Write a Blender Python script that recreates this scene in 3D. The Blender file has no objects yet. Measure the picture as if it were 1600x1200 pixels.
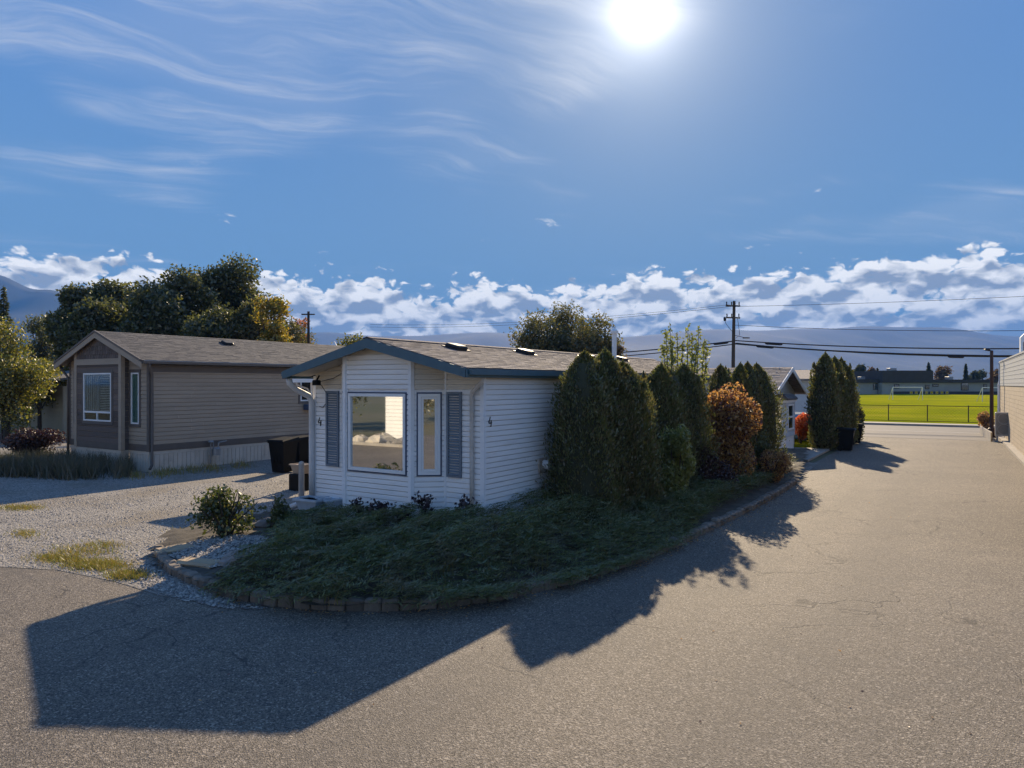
import bpy, math, random
import numpy as np
from mathutils import Vector, Matrix

# ------------------------------------------------------------------ camera, sky, sun, exposure
R = math.radians
sc = bpy.context.scene
col = sc.collection
H = 3.15            # drone height above the asphalt
F = 1110.0          # focal length in photo pixels (1600 wide)
cam_d = bpy.data.cameras.new('camera')
cam_d.sensor_width = 36.0
cam_d.lens = 36.0 * F / 1600.0
cam_d.clip_start = 0.1
cam_d.clip_end = 60000
cam = bpy.data.objects.new('camera', cam_d)
cam.location = (0, 0, H)
cam.rotation_euler = (R(90), 0, 0)
col.objects.link(cam)
sc.camera = cam

SUN_AZ, SUN_EL = R(10.4), R(27.2)
SUN = Vector((math.sin(SUN_AZ) * math.cos(SUN_EL), math.cos(SUN_AZ) * math.cos(SUN_EL), math.sin(SUN_EL)))
SKY_STRENGTH = 0.069
sl = bpy.data.lights.new('sun', 'SUN')
sl.energy = 4.15
sl.angle = R(0.53)
sl.color = (1.0, 0.805, 0.55)
sun = bpy.data.objects.new('sun', sl)
sun.rotation_euler = SUN.to_track_quat('Z', 'Y').to_euler()
sun.location = (0, 0, 40)
col.objects.link(sun)

sc.view_settings.view_transform = 'Standard'
sc.view_settings.look = 'None'
sc.view_settings.exposure = 1.17
sc.view_settings.gamma = 1.0
sc.view_settings.use_curve_mapping = False
sc.render.engine = 'CYCLES'
sc.cycles.use_denoising = True
sc.cycles.max_bounces = 6
sc.cycles.transparent_max_bounces = 8
sc.cycles.volume_bounces = 0
sc.cycles.sample_clamp_indirect = 4.0


class NT:
    """small helper for node trees"""
    def __init__(s, tree):
        s.t = tree
        tree.nodes.clear()

    def n(s, typ, **kw):
        nd = s.t.nodes.new(typ)
        for k, v in kw.items():
            setattr(nd, k, v)
        return nd

    def l(s, a, b):
        s.t.links.new(a, b)

    def put(s, sock, v):
        if isinstance(v, bpy.types.NodeSocket):
            s.l(v, sock)
        elif isinstance(v, (tuple, list)) and sock.type == 'RGBA' and len(v) == 3:
            sock.default_value = (*v, 1)
        else:
            sock.default_value = v

    def m(s, op, a, b=0.0, c=0.0, clamp=False):
        nd = s.n('ShaderNodeMath', operation=op)
        nd.use_clamp = clamp
        s.put(nd.inputs[0], a)
        s.put(nd.inputs[1], b)
        s.put(nd.inputs[2], c)
        return nd.outputs[0]

    def vm(s, op, a, b=(0, 0, 0)):
        nd = s.n('ShaderNodeVectorMath', operation=op)
        s.put(nd.inputs[0], a)
        s.put(nd.inputs[1], b)
        return nd.outputs['Value'] if op in ('DOT_PRODUCT', 'LENGTH') else nd.outputs[0]

    def mix(s, f, a, b, blend='MIX'):
        nd = s.n('ShaderNodeMix', data_type='RGBA', blend_type=blend)
        s.put(nd.inputs[0], f)
        s.put(nd.inputs[6], a)
        s.put(nd.inputs[7], b)
        return nd.outputs[2]

    def ss(s, x, a, b):
        nd = s.n('ShaderNodeMapRange', interpolation_type='SMOOTHSTEP')
        s.put(nd.inputs[0], x)
        s.put(nd.inputs[1], a)
        s.put(nd.inputs[2], b)
        return nd.outputs[0]

    def noise(s, vec, scale, detail=4, rough=0.55, dist=0.0, dims='3D'):
        nd = s.n('ShaderNodeTexNoise', noise_dimensions=dims)
        s.put(nd.inputs['Vector'], vec)
        s.put(nd.inputs['Scale'], scale)
        nd.inputs['Detail'].default_value = detail
        nd.inputs['Roughness'].default_value = rough
        nd.inputs['Distortion'].default_value = dist
        return nd.outputs[0]

    def comb(s, x, y, z=0.0):
        nd = s.n('ShaderNodeCombineXYZ')
        s.put(nd.inputs[0], x)
        s.put(nd.inputs[1], y)
        s.put(nd.inputs[2], z)
        return nd.outputs[0]


def build_world():
    w = bpy.data.worlds.new('World')
    sc.world = w
    w.use_nodes = True
    g = NT(w.node_tree)
    out = g.n('ShaderNodeOutputWorld')
    bg = g.n('ShaderNodeBackground')
    bg.inputs['Strength'].default_value = SKY_STRENGTH
    g.l(bg.outputs[0], out.inputs[0])
    sky = g.n('ShaderNodeTexSky', sky_type='NISHITA')
    sky.sun_disc = False
    sky.sun_elevation = SUN_EL
    sky.sun_rotation = SUN_AZ
    sky.altitude = 400
    sky.air_density = 1.0
    sky.dust_density = 0.25
    sky.ozone_density = 2.5
    tc = g.n('ShaderNodeTexCoord')
    d = g.vm('NORMALIZE', tc.outputs['Generated'])
    sep = g.n('ShaderNodeSeparateXYZ')
    g.l(d, sep.inputs[0])
    x, y, z = sep.outputs
    az = g.m('ARCTAN2', x, y)
    el = g.m('ARCSINE', z)
    eld = g.m('MULTIPLY', el, 57.2958)
    # the camera's exposure range: the sky near the sun is held back, the far side keeps its value
    raw = sky.outputs[0]
    lum = g.vm('DOT_PRODUCT', raw, (0.25, 0.55, 0.20))
    kk = g.m('DIVIDE', 1.0, g.m('ADD', 0.12, g.m('MULTIPLY', lum, 0.655)))
    sc_ = g.n('ShaderNodeVectorMath', operation='SCALE')
    g.l(raw, sc_.inputs[0])
    g.l(kk, sc_.inputs['Scale'])
    base = g.vm('MULTIPLY', sc_.outputs[0], (1.02, 1.37, 1.68))
    # aureole round the sun and the sun itself
    cs = g.vm('DOT_PRODUCT', d, tuple(SUN))
    ang = g.m('MULTIPLY', g.m('ARCCOSINE', g.m('MINIMUM', cs, 0.999999)), 57.2958)
    g1 = g.m('EXPONENT', g.m('DIVIDE', ang, -1.30))
    g2 = g.m('EXPONENT', g.m('DIVIDE', ang, -5.0))
    glow = g.m('ADD', g.m('MULTIPLY', g1, 15.0), g.m('MULTIPLY', g2, 4.6))
    # paler, less violet air towards the horizon
    hz = g.ss(eld, 24.0, 3.0)
    base = g.mix(g.m('MULTIPLY', hz, 0.45), base, (1.75, 3.0, 4.6))
    # high thin cirrus: a broad soft veil and fine drawn-out fibres
    zc = g.m('ADD', g.m('MAXIMUM', z, 0.0), 0.07)
    px = g.m('DIVIDE', x, zc)
    py = g.m('DIVIDE', y, zc)
    u = g.m('ADD', g.m('MULTIPLY', px, 0.92), g.m('MULTIPLY', py, 0.39))
    v = g.m('SUBTRACT', g.m('MULTIPLY', py, 0.92), g.m('MULTIPLY', px, 0.39))
    warp = g.noise(g.comb(px, py, 3.1), 1.1, 3, dims='2D')
    c1 = g.noise(g.comb(g.m('MULTIPLY', u, 0.55), g.m('ADD', g.m('MULTIPLY', v, 3.6), g.m('MULTIPLY', warp, 1.8)), 7.7), 1.0, 9, 0.68, dims='2D')
    c2 = g.noise(g.comb(g.m('ADD', px, 8.4), g.m('ADD', py, 2.0), 1.3), 0.62, 3, dims='2D')
    veil = g.ss(c2, 0.50, 0.74)
    cir = g.m('MULTIPLY', g.ss(c1, 0.42, 0.78), g.ss(c2, 0.47, 0.64))
    cir = g.m('ADD', g.m('MULTIPLY', cir, 0.50), g.m('MULTIPLY', veil, 0.12))
    cir = g.m('MULTIPLY', cir, g.ss(eld, 5.0, 12.0))
    colr = g.mix(cir, base, (5.4, 5.5, 5.7))
    # bank of cumulus low over the hills
    low = g.noise(g.comb(az, 4.4, 0.0), 2.6, 2, dims='2D')
    top = g.m('ADD', 5.9, g.m('MULTIPLY', low, 4.6))
    wv = g.n('ShaderNodeTexNoise', noise_dimensions='2D')
    g.l(g.comb(g.m('MULTIPLY', az, 26.0), g.m('MULTIPLY', el, 40.0), 5.0), wv.inputs['Vector'])
    wv.inputs['Scale'].default_value = 1.0
    wv.inputs['Detail'].default_value = 3
    wo = g.vm('MULTIPLY', g.vm('SUBTRACT', wv.outputs['Color'], (.5, .5, .5)), (0.40, 0.40, 0.0))

    def puffs(e):
        base_v = g.vm('ADD', g.comb(g.m('MULTIPLY', az, 13.0), g.m('MULTIPLY', e, 23.0), 2.0), wo)
        big = g.noise(base_v, 1.0, 2, 0.5, dims='2D')
        vo = g.n('ShaderNodeTexVoronoi', feature='F1', voronoi_dimensions='2D')
        g.l(base_v, vo.inputs['Vector'])
        vo.inputs['Scale'].default_value = 3.0
        vo2 = g.n('ShaderNodeTexVoronoi', feature='F1', voronoi_dimensions='2D')
        g.l(base_v, vo2.inputs['Vector'])
        vo2.inputs['Scale'].default_value = 8.0
        fine = g.noise(base_v, 9.0, 5, 0.62, dims='2D')
        p1 = g.m('MULTIPLY', g.m('SUBTRACT', 0.75, vo.outputs['Distance']), 0.25)
        p2 = g.m('MULTIPLY', g.m('SUBTRACT', 0.75, vo2.outputs['Distance']), 0.11)
        return g.m('ADD', g.m('ADD', g.m('MULTIPLY', big, 0.52), g.m('ADD', p1, p2)), g.m('MULTIPLY', fine, 0.13))
    nA = puffs(el)
    nUp = puffs(g.m('ADD', el, 0.010))
    fall = g.m('MULTIPLY', g.m('SUBTRACT', top, eld), 0.135)
    fall = g.m('MINIMUM', fall, 0.24)
    fall = g.m('MAXIMUM', fall, -0.40)
    dens = g.m('ADD', nA, fall)
    cov = g.ss(dens, 0.46, 0.56)
    edge = g.m('SUBTRACT', nA, nUp)
    # broad billows: bright crowns, grey flat undersides
    bl0 = g.noise(g.vm('ADD', g.comb(g.m('MULTIPLY', az, 20.0), g.m('MULTIPLY', el, 46.0), 0.0), wo), 1.0, 2, 0.5, dims='2D')
    bl1 = g.noise(g.vm('ADD', g.comb(g.m('MULTIPLY', az, 20.0), g.m('MULTIPLY', g.m('ADD', el, 0.014), 46.0), 0.0), wo), 1.0, 2, 0.5, dims='2D')
    edge = g.m('ADD', edge, g.m('MULTIPLY', g.m('SUBTRACT', bl0, bl1), 0.9))
    lit = g.m('ADD', g.m('MULTIPLY', edge, 3.2), 0.66)
    thick = g.ss(dens, 0.52, 0.72)
    bri = g.m('SUBTRACT', g.m('ADD', lit, 0.34), g.m('MULTIPLY', thick, 0.72), clamp=True)
    cloud = g.mix(bri, (2.55, 2.8, 3.1), (9.2, 8.9, 8.3))
    colr = g.mix(g.m('MULTIPLY', cov, 0.95), colr, cloud)
    # a few lone small puffs above the bank
    nP = g.noise(g.vm('ADD', g.comb(g.m('MULTIPLY', az, 11.0), g.m('MULTIPLY', el, 26.0), 31.0), wo), 1.0, 5, 0.58, dims='2D')
    puff = g.m('MULTIPLY', g.ss(nP, 0.70, 0.80), g.m('MULTIPLY', g.ss(eld, 7.0, 9.0), g.ss(eld, 17.0, 12.0)))
    colr = g.mix(g.m('MULTIPLY', puff, 0.85), colr, (6.8, 6.8, 6.8))
    gl = g.n('ShaderNodeVectorMath', operation='SCALE')
    gl.inputs[0].default_value = (1.0, 0.97, 0.92)
    g.l(glow, gl.inputs['Scale'])
    fin = g.vm('ADD', colr, gl.outputs[0])
    g.l(fin, bg.inputs['Color'])


build_world()
sc.world.cycles.sampling_method = 'MANUAL'
sc.world.cycles.sample_map_resolution = 256
sc.cycles.max_bounces = 5
sc.cycles.diffuse_bounces = 3

# ------------------------------------------------------------------ helpers
rng = np.random.default_rng(7)
random.seed(11)
TH = R(33)
AX = Vector((math.sin(TH), math.cos(TH), 0))    # along the lane, away from the camera
BX = Vector((math.cos(TH), -math.sin(TH), 0))   # across it, to the right


def gp(px, py, z=0.0):
    """point of the photograph on the level z"""
    Y = (H - z) * F / (py - 600.0)
    return Vector(((px - 800) / F * Y, Y, z))


def at(px, py, Y):
    return Vector(((px - 800) / F * Y, Y, H + (600 - py) / F * Y))


class MB:
    def __init__(s):
        s.v = []
        s.f = []

    def add(s, vs, fs):
        k = len(s.v)
        s.v += [tuple(p) for p in vs]
        s.f += [tuple(i + k for i in q) for q in fs]
        return s

    BOXF = [(0, 3, 2, 1), (4, 5, 6, 7), (0, 1, 5, 4), (1, 2, 6, 5), (2, 3, 7, 6), (3, 0, 4, 7)]

    def box(s, x0, x1, y0, y1, z0, z1):
        return s.add([(x0, y0, z0), (x1, y0, z0), (x1, y1, z0), (x0, y1, z0),
                      (x0, y0, z1), (x1, y0, z1), (x1, y1, z1), (x0, y1, z1)], s.BOXF)

    def cbox(s, x0, x1, y0, y1, z0, z1, b=0.02):
        """box with chamfered vertical and top edges"""
        poly = [(x0 + b, y0), (x1 - b, y0), (x1, y0 + b), (x1, y1 - b), (x1 - b, y1), (x0 + b, y1), (x0, y1 - b), (x0, y0 + b)]
        cx, cy = (x0 + x1) / 2, (y0 + y1) / 2
        kx, ky = 1 - 2 * b / (x1 - x0), 1 - 2 * b / (y1 - y0)
        lo = [(x, y, z0) for x, y in poly]
        mi = [(x, y, z1 - b) for x, y in poly]
        hi = [(cx + (x - cx) * kx, cy + (y - cy) * ky, z1) for x, y in poly]
        n = 8
        fs = [tuple(range(n - 1, -1, -1)), tuple(range(2 * n, 3 * n))]
        for r in (0, n):
            fs += [(r + i, r + (i + 1) % n, r + n + (i + 1) % n, r + n + i) for i in range(n)]
        return s.add(lo + mi + hi, fs)

    def beam(s, p, q, w, h, up=(0, 0, 1)):
        """square bar from p to q, w wide, h high"""
        p, q = Vector(p), Vector(q)
        t = (q - p).normalized()
        side = t.cross(Vector(up))
        if side.length < 1e-4:
            side = Vector((1, 0, 0))
        side.normalize()
        u = side.cross(t).normalized()
        a, b = side * (w / 2), u * (h / 2)
        vs = [p - a - b, p + a - b, p + a + b, p - a + b, q - a - b, q + a - b, q + a + b, q - a + b]
        return s.add(vs, [(0, 1, 2, 3), (7, 6, 5, 4), (0, 4, 5, 1), (1, 5, 6, 2), (2, 6, 7, 3), (3, 7, 4, 0)])

    def prism(s, poly, z0, z1):
        n = len(poly)
        vs = [(x, y, z0) for x, y in poly] + [(x, y, z1) for x, y in poly]
        fs = [tuple(range(n - 1, -1, -1)), tuple(range(n, 2 * n))]
        fs += [(i, (i + 1) % n, n + (i + 1) % n, n + i) for i in range(n)]
        return s.add(vs, fs)

    def extr(s, pts, d):
        """polygon of 3-D points pushed along d"""
        n = len(pts)
        d = Vector(d)
        vs = [Vector(p) for p in pts] + [Vector(p) + d for p in pts]
        fs = [tuple(range(n - 1, -1, -1)), tuple(range(n, 2 * n))]
        fs += [(i, (i + 1) % n, n + (i + 1) % n, n + i) for i in range(n)]
        return s.add(vs, fs)

    def tube(s, pts, rad, n=8, cap=True):
        pts = [Vector(p) for p in pts]
        m = len(pts)
        if not hasattr(rad, '__len__'):
            rad = [rad] * m
        vs = []
        prev = None
        for i, p in enumerate(pts):
            t = (pts[min(i + 1, m - 1)] - pts[max(i - 1, 0)]).normalized()
            if prev is None:
                a = t.orthogonal().normalized()
            else:
                a = (prev - t * prev.dot(t))
                a = a.normalized() if a.length > 1e-5 else t.orthogonal().normalized()
            prev = a
            b = t.cross(a)
            for k in range(n):
                w = 2 * math.pi * k / n
                vs.append(p + (a * math.cos(w) + b * math.sin(w)) * rad[i])
        fs = []
        for i in range(m - 1):
            for k in range(n):
                fs.append((i * n + k, i * n + (k + 1) % n, (i + 1) * n + (k + 1) % n, (i + 1) * n + k))
        if cap:
            fs += [tuple(range(n - 1, -1, -1)), tuple(range((m - 1) * n, m * n))]
        return s.add(vs, fs)

    def lathe(s, prof, n=16, c=(0, 0, 0), wob=None):
        vs = []
        for r, z in prof:
            for k in range(n):
                a = 2 * math.pi * k / n
                rr = r * (wob(a, z) if wob else 1)
                vs.append((c[0] + rr * math.cos(a), c[1] + rr * math.sin(a), c[2] + z))
        fs = []
        for i in range(len(prof) - 1):
            for k in range(n):
                fs.append((i * n + k, i * n + (k + 1) % n, (i + 1) * n + (k + 1) % n, (i + 1) * n + k))
        fs += [tuple(range(n - 1, -1, -1)), tuple(range((len(prof) - 1) * n, len(prof) * n))]
        return s.add(vs, fs)

    def mesh(s, name):
        me = bpy.data.meshes.new(name)
        me.from_pydata(s.v, [], s.f)
        me.update()
        return me


def tag(o, label=None, cat=None, group=None, kind=None):
    for k, v in (('label', label), ('category', cat), ('group', group), ('kind', kind)):
        if v:
            o[k] = v
    return o


def obj(name, mb, mat, parent=None, label=None, cat=None, group=None, kind=None, smooth=False, loc=None, rot=None):
    me = mb.mesh(name) if isinstance(mb, MB) else mb
    o = bpy.data.objects.new(name, me)
    col.objects.link(o)
    if mat is not None and not me.materials:
        me.materials.append(mat)
    if parent:
        o.parent = parent
    if loc is not None:
        o.location = loc
    if rot is not None:
        o.rotation_euler = rot
    if smooth and len(me.polygons):
        me.polygons.foreach_set('use_smooth', [True] * len(me.polygons))
    return tag(o, label, cat, group, kind)


def empty(name, loc, rz=0.0, label=None, cat=None, group=None, kind=None):
    o = bpy.data.objects.new(name, None)
    o.empty_display_size = 0.2
    o.location = loc
    o.rotation_euler = (0, 0, rz)
    col.objects.link(o)
    return tag(o, label, cat, group, kind)


def copy_tree(o, parent=None, kids=None):
    kids = kids or {}
    c = o.copy()
    col.objects.link(c)
    c.parent = parent
    for ch in list(o.children):
        copy_tree(ch, c)
    return c


def fast_mesh(name, V, k):
    """V: (n, k, 3) array of n separate k-gons"""
    n = len(V)
    me = bpy.data.meshes.new(name)
    me.vertices.add(n * k)
    me.vertices.foreach_set('co', V.astype(np.float32).ravel())
    me.loops.add(n * k)
    me.loops.foreach_set('vertex_index', np.arange(n * k, dtype=np.int32))
    me.polygons.add(n)
    me.polygons.foreach_set('loop_start', np.arange(0, n * k, k, dtype=np.int32))
    me.update(calc_edges=True)
    return me


def unit(a):
    return a / np.maximum(np.linalg.norm(a, axis=-1, keepdims=True), 1e-9)


def leaf_quads(c, axis, length, width, curl=0.0):
    """rhombic leaves at c along axis"""
    n = len(c)
    axis = unit(axis)
    r = rng.normal(size=(n, 3))
    b = unit(np.cross(axis, r))
    L = (length * (0.7 + 0.6 * rng.random(n)))[:, None]
    W = (width * (0.7 + 0.6 * rng.random(n)))[:, None]
    nn = np.cross(axis, b)
    V = np.stack([c - axis * L * .5, c + b * W * .5 + nn * curl * L, c + axis * L * .5, c - b * W * .5 + nn * curl * L], axis=1)
    return V


# ------------------------------------------------------------------ materials
MATS = {}


def base_mat(name):
    m = bpy.data.materials.new(name)
    m.use_nodes = True
    g = NT(m.node_tree)
    out = g.n('ShaderNodeOutputMaterial')
    MATS[name] = m
    return m, g, out


def surf(name, c1, c2=None, scale=3.0, rough=0.7, bump=0.0, bscale=40.0, orand=0.0, metal=0.0, spec=0.4, fine=0.0, fscale=60.0, stretch=None, dirt=None):
    m, g, out = base_mat(name)
    p = g.n('ShaderNodeBsdfPrincipled')
    g.l(p.outputs[0], out.inputs[0])
    tc = g.n('ShaderNodeTexCoord')
    vec = tc.outputs['Object']
    if stretch:
        mp = g.n('ShaderNodeMapping')
        mp.inputs['Scale'].default_value = stretch
        g.l(vec, mp.inputs[0])
        vec = mp.outputs[0]
    c2 = c2 or tuple(0.82 * k for k in c1)
    f = g.ss(g.noise(vec, scale, 5, 0.6), 0.3, 0.7)
    c = g.mix(f, c1, c2)
    if dirt:
        dn = g.ss(g.noise(vec, dirt[1], 6, 0.65), 0.52, 0.78)
        c = g.mix(g.m('MULTIPLY', dn, dirt[2]), c, dirt[0])
    if fine:
        fn = g.noise(vec, fscale, 3, 0.7)
        k = g.m('ADD', 1.0 - fine, g.m('MULTIPLY', fn, 2 * fine))
        c = g.mix(1.0, c, g.comb(k, k, k), 'MULTIPLY')
    if orand:
        oi = g.n('ShaderNodeObjectInfo')
        k = g.m('ADD', 1.0 - orand, g.m('MULTIPLY', oi.outputs['Random'], 2 * orand))
        c = g.mix(1.0, c, g.comb(k, k, k), 'MULTIPLY')
    g.l(c, p.inputs['Base Color'])
    p.inputs['Roughness'].default_value = rough
    p.inputs['Metallic'].default_value = metal
    p.inputs['Specular IOR Level'].default_value = spec
    if bump:
        b = g.n('ShaderNodeBump')
        b.inputs['Strength'].default_value = bump
        b.inputs['Distance'].default_value = 0.02
        g.l(g.noise(vec, bscale, 4, 0.6), b.inputs['Height'])
        g.l(b.outputs[0], p.inputs['Normal'])
    return m


def leafm(name, c1, c2, trans=0.35, tcol=None, c3=None, f3=0.15, gloss=0.06, patch=None):
    m, g, out = base_mat(name)
    geo = g.n('ShaderNodeNewGeometry')
    rd = geo.outputs['Random Per Island']
    c = g.mix(rd, c1, c2)
    if c3:
        w = g.n('ShaderNodeTexWhiteNoise', noise_dimensions='1D')
        g.l(rd, w.inputs['W'])
        c = g.mix(g.m('LESS_THAN', w.outputs['Value'], f3), c, c3)
    if patch:
        pn = g.noise(g.n('ShaderNodeNewGeometry').outputs['Position'], patch[1], 4, 0.6)
        c = g.mix(g.m('MULTIPLY', g.ss(pn, 0.48, 0.68), patch[2]), c, patch[0])
    d = g.n('ShaderNodeBsdfDiffuse')
    t = g.n('ShaderNodeBsdfTranslucent')
    g.l(c, d.inputs[0])
    tc = tcol or (1.25, 1.35, 0.7)
    g.l(g.mix(1.0, c, tc, 'MULTIPLY'), t.inputs[0])
    mx = g.n('ShaderNodeMixShader')
    mx.inputs[0].default_value = trans
    g.l(d.outputs[0], mx.inputs[1])
    g.l(t.outputs[0], mx.inputs[2])
    gl = g.n('ShaderNodeBsdfGlossy')
    gl.inputs['Roughness'].default_value = 0.45
    gl.inputs[0].default_value = (.9, .9, .9, 1)
    m2 = g.n('ShaderNodeMixShader')
    m2.inputs[0].default_value = gloss
    g.l(mx.outputs[0], m2.inputs[1])
    g.l(gl.outputs[0], m2.inputs[2])
    g.l(m2.outputs[0], out.inputs[0])
    return m


def glassm(name, refl, tint, see=False, rough=0.02):
    m, g, out = base_mat(name)
    gl = g.n('ShaderNodeBsdfGlossy')
    gl.inputs[0].default_value = (.95, .97, .97, 1)
    gl.inputs['Roughness'].default_value = rough
    if see:
        b = g.n('ShaderNodeBsdfTransparent')
    else:
        b = g.n('ShaderNodeBsdfDiffuse')
    b.inputs[0].default_value = (*tint, 1)
    fr = g.n('ShaderNodeLayerWeight')
    fr.inputs[0].default_value = 0.5
    k = g.m('ADD', refl, g.m('MULTIPLY', g.m('POWER', fr.outputs['Facing'], 4.0), 0.6), clamp=True)
    mx = g.n('ShaderNodeMixShader')
    g.l(k, mx.inputs[0])
    g.l(b.outputs[0], mx.inputs[1])
    g.l(gl.outputs[0], mx.inputs[2])
    g.l(mx.outputs[0], out.inputs[0])
    return m


def asphalt_mat():
    m, g, out = base_mat('asphalt')
    p = g.n('ShaderNodeBsdfPrincipled')
    g.l(p.outputs[0], out.inputs[0])
    tc = g.n('ShaderNodeTexCoord')
    vec = tc.outputs['Object']
    big = g.noise(vec, 0.22, 5, 0.6)
    mid = g.noise(vec, 1.7, 5, 0.6)
    v1 = g.n('ShaderNodeTexVoronoi')
    g.l(vec, v1.inputs['Vector'])
    v1.inputs['Scale'].default_value = 85
    sp = g.n('ShaderNodeSeparateColor')
    g.l(v1.outputs['Color'], sp.inputs[0])
    v2 = g.n('ShaderNodeTexVoronoi')
    g.l(vec, v2.inputs['Vector'])
    v2.inputs['Scale'].default_value = 55
    sp2 = g.n('ShaderNodeSeparateColor')
    g.l(v2.outputs['Color'], sp2.inputs[0])
    c = g.mix(g.ss(big, 0.3, 0.7), (0.136, 0.116, 0.094), (0.180, 0.152, 0.120))
    c = g.mix(g.m('MULTIPLY', g.ss(mid, 0.45, 0.75), 0.35), c, (0.10, 0.094, 0.088))
    k = g.m('ADD', 0.36, g.m('MULTIPLY', sp.outputs[0], 1.25))
    c = g.mix(1.0, c, g.comb(k, k, k), 'MULTIPLY')
    # pale and dark stones in the surface
    c = g.mix(g.m('MULTIPLY', g.m('GREATER_THAN', sp2.outputs[0], 0.90), 0.75), c, (0.36, 0.31, 0.25))
    c = g.mix(g.m('MULTIPLY', g.m('GREATER_THAN', sp2.outputs[1], 0.82), 0.6), c, (0.04, 0.037, 0.036))
    # cracks
    wv = g.vm('ADD', vec, g.vm('SCALE', g.n('ShaderNodeCombineXYZ').outputs[0]))
    nz = g.n('ShaderNodeTexNoise')
    g.l(vec, nz.inputs['Vector'])
    nz.inputs['Scale'].default_value = 1.3
    nz.inputs['Detail'].default_value = 6
    off = g.n('ShaderNodeVectorMath', operation='SCALE')
    g.l(nz.outputs['Color'], off.inputs[0])
    off.inputs['Scale'].default_value = 1.1
    wv = g.vm('ADD', vec, off.outputs[0])
    ve = g.n('ShaderNodeTexVoronoi', feature='DISTANCE_TO_EDGE')
    g.l(wv, ve.inputs['Vector'])
    ve.inputs['Scale'].default_value = 0.55
    crack = g.ss(ve.outputs['Distance'], 0.013, 0.003)
    msk = g.ss(g.noise(vec, 0.30, 3), 0.44, 0.60)
    crack = g.m('MULTIPLY', crack, msk)
    c = g.mix(g.m('MULTIPLY', crack, 0.68), c, (0.03, 0.028, 0.028))
    # pale worn sealing / dusty stains
    st = g.m('MULTIPLY', g.ss(g.noise(vec, 0.75, 6, 0.65, 0.6), 0.56, 0.74), 0.32)
    c = g.mix(st, c, (0.24, 0.205, 0.165))
    oil = g.m('MULTIPLY', g.ss(g.noise(vec, 1.15, 4, 0.55, 0.4), 0.70, 0.84), 0.22)
    c = g.mix(oil, c, (0.05, 0.047, 0.045))
    # older repair strips a little darker, running with the lane
    rl = g.n('ShaderNodeMapping')
    rl.inputs['Rotation'].default_value = (0, 0, TH)
    g.l(vec, rl.inputs[0])
    rs_ = g.noise(g.vm('MULTIPLY', rl.outputs[0], (1.0, 0.06, 1.0)), 0.55, 4, 0.5)
    c = g.mix(g.m('MULTIPLY', g.ss(rs_, 0.50, 0.66), 0.35), c, (0.095, 0.084, 0.073))
    g.l(c, p.inputs['Base Color'])
    p.inputs['Roughness'].default_value = 0.75
    p.inputs['Specular IOR Level'].default_value = 0.22
    b = g.n('ShaderNodeBump')
    b.inputs['Strength'].default_value = 0.55
    b.inputs['Distance'].default_value = 0.012
    hgt = g.m('SUBTRACT', g.m('ADD', v1.outputs['Distance'], g.m('MULTIPLY', sp2.outputs[0], 0.15)), g.m('MULTIPLY', crack, 1.0))
    g.l(hgt, b.inputs['Height'])
    g.l(b.outputs[0], p.inputs['Normal'])
    return m


def gravel_mat(name='gravel_ground', tint=(1, 1, 1)):
    m, g, out = base_mat(name)
    p = g.n('ShaderNodeBsdfPrincipled')
    g.l(p.outputs[0], out.inputs[0])
    vec = g.n('ShaderNodeTexCoord').outputs['Object']
    v = g.n('ShaderNodeTexVoronoi')
    g.l(vec, v.inputs['Vector'])
    v.inputs['Scale'].default_value = 28
    s = g.n('ShaderNodeSeparateColor')
    g.l(v.outputs['Color'], s.inputs[0])
    c = g.mix(s.outputs[0], (0.09, 0.085, 0.08), (0.38, 0.345, 0.30))
    big = g.noise(vec, 0.5, 5)
    c = g.mix(g.m('MULTIPLY', g.ss(big, 0.42, 0.68), 0.6), c, (0.155, 0.125, 0.088))
    c = g.mix(1.0, c, tint, 'MULTIPLY')
    g.l(c, p.inputs['Base Color'])
    p.inputs['Roughness'].default_value = 0.85
    b = g.n('ShaderNodeBump')
    b.inputs['Strength'].default_value = 0.9
    b.inputs['Distance'].default_value = 0.03
    g.l(g.m('SUBTRACT', 1.0, v.outputs['Distance']), b.inputs['Height'])
    g.l(b.outputs[0], p.inputs['Normal'])
    return m


def pebble_mat():
    m, g, out = base_mat('pebble')
    p = g.n('ShaderNodeBsdfPrincipled')
    g.l(p.outputs[0], out.inputs[0])
    rd = g.n('ShaderNodeNewGeometry').outputs['Random Per Island']
    g.l(g.mix(rd, (0.10, 0.095, 0.09), (0.43, 0.385, 0.33)), p.inputs['Base Color'])
    p.inputs['Roughness'].default_value = 0.8
    return m


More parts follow.
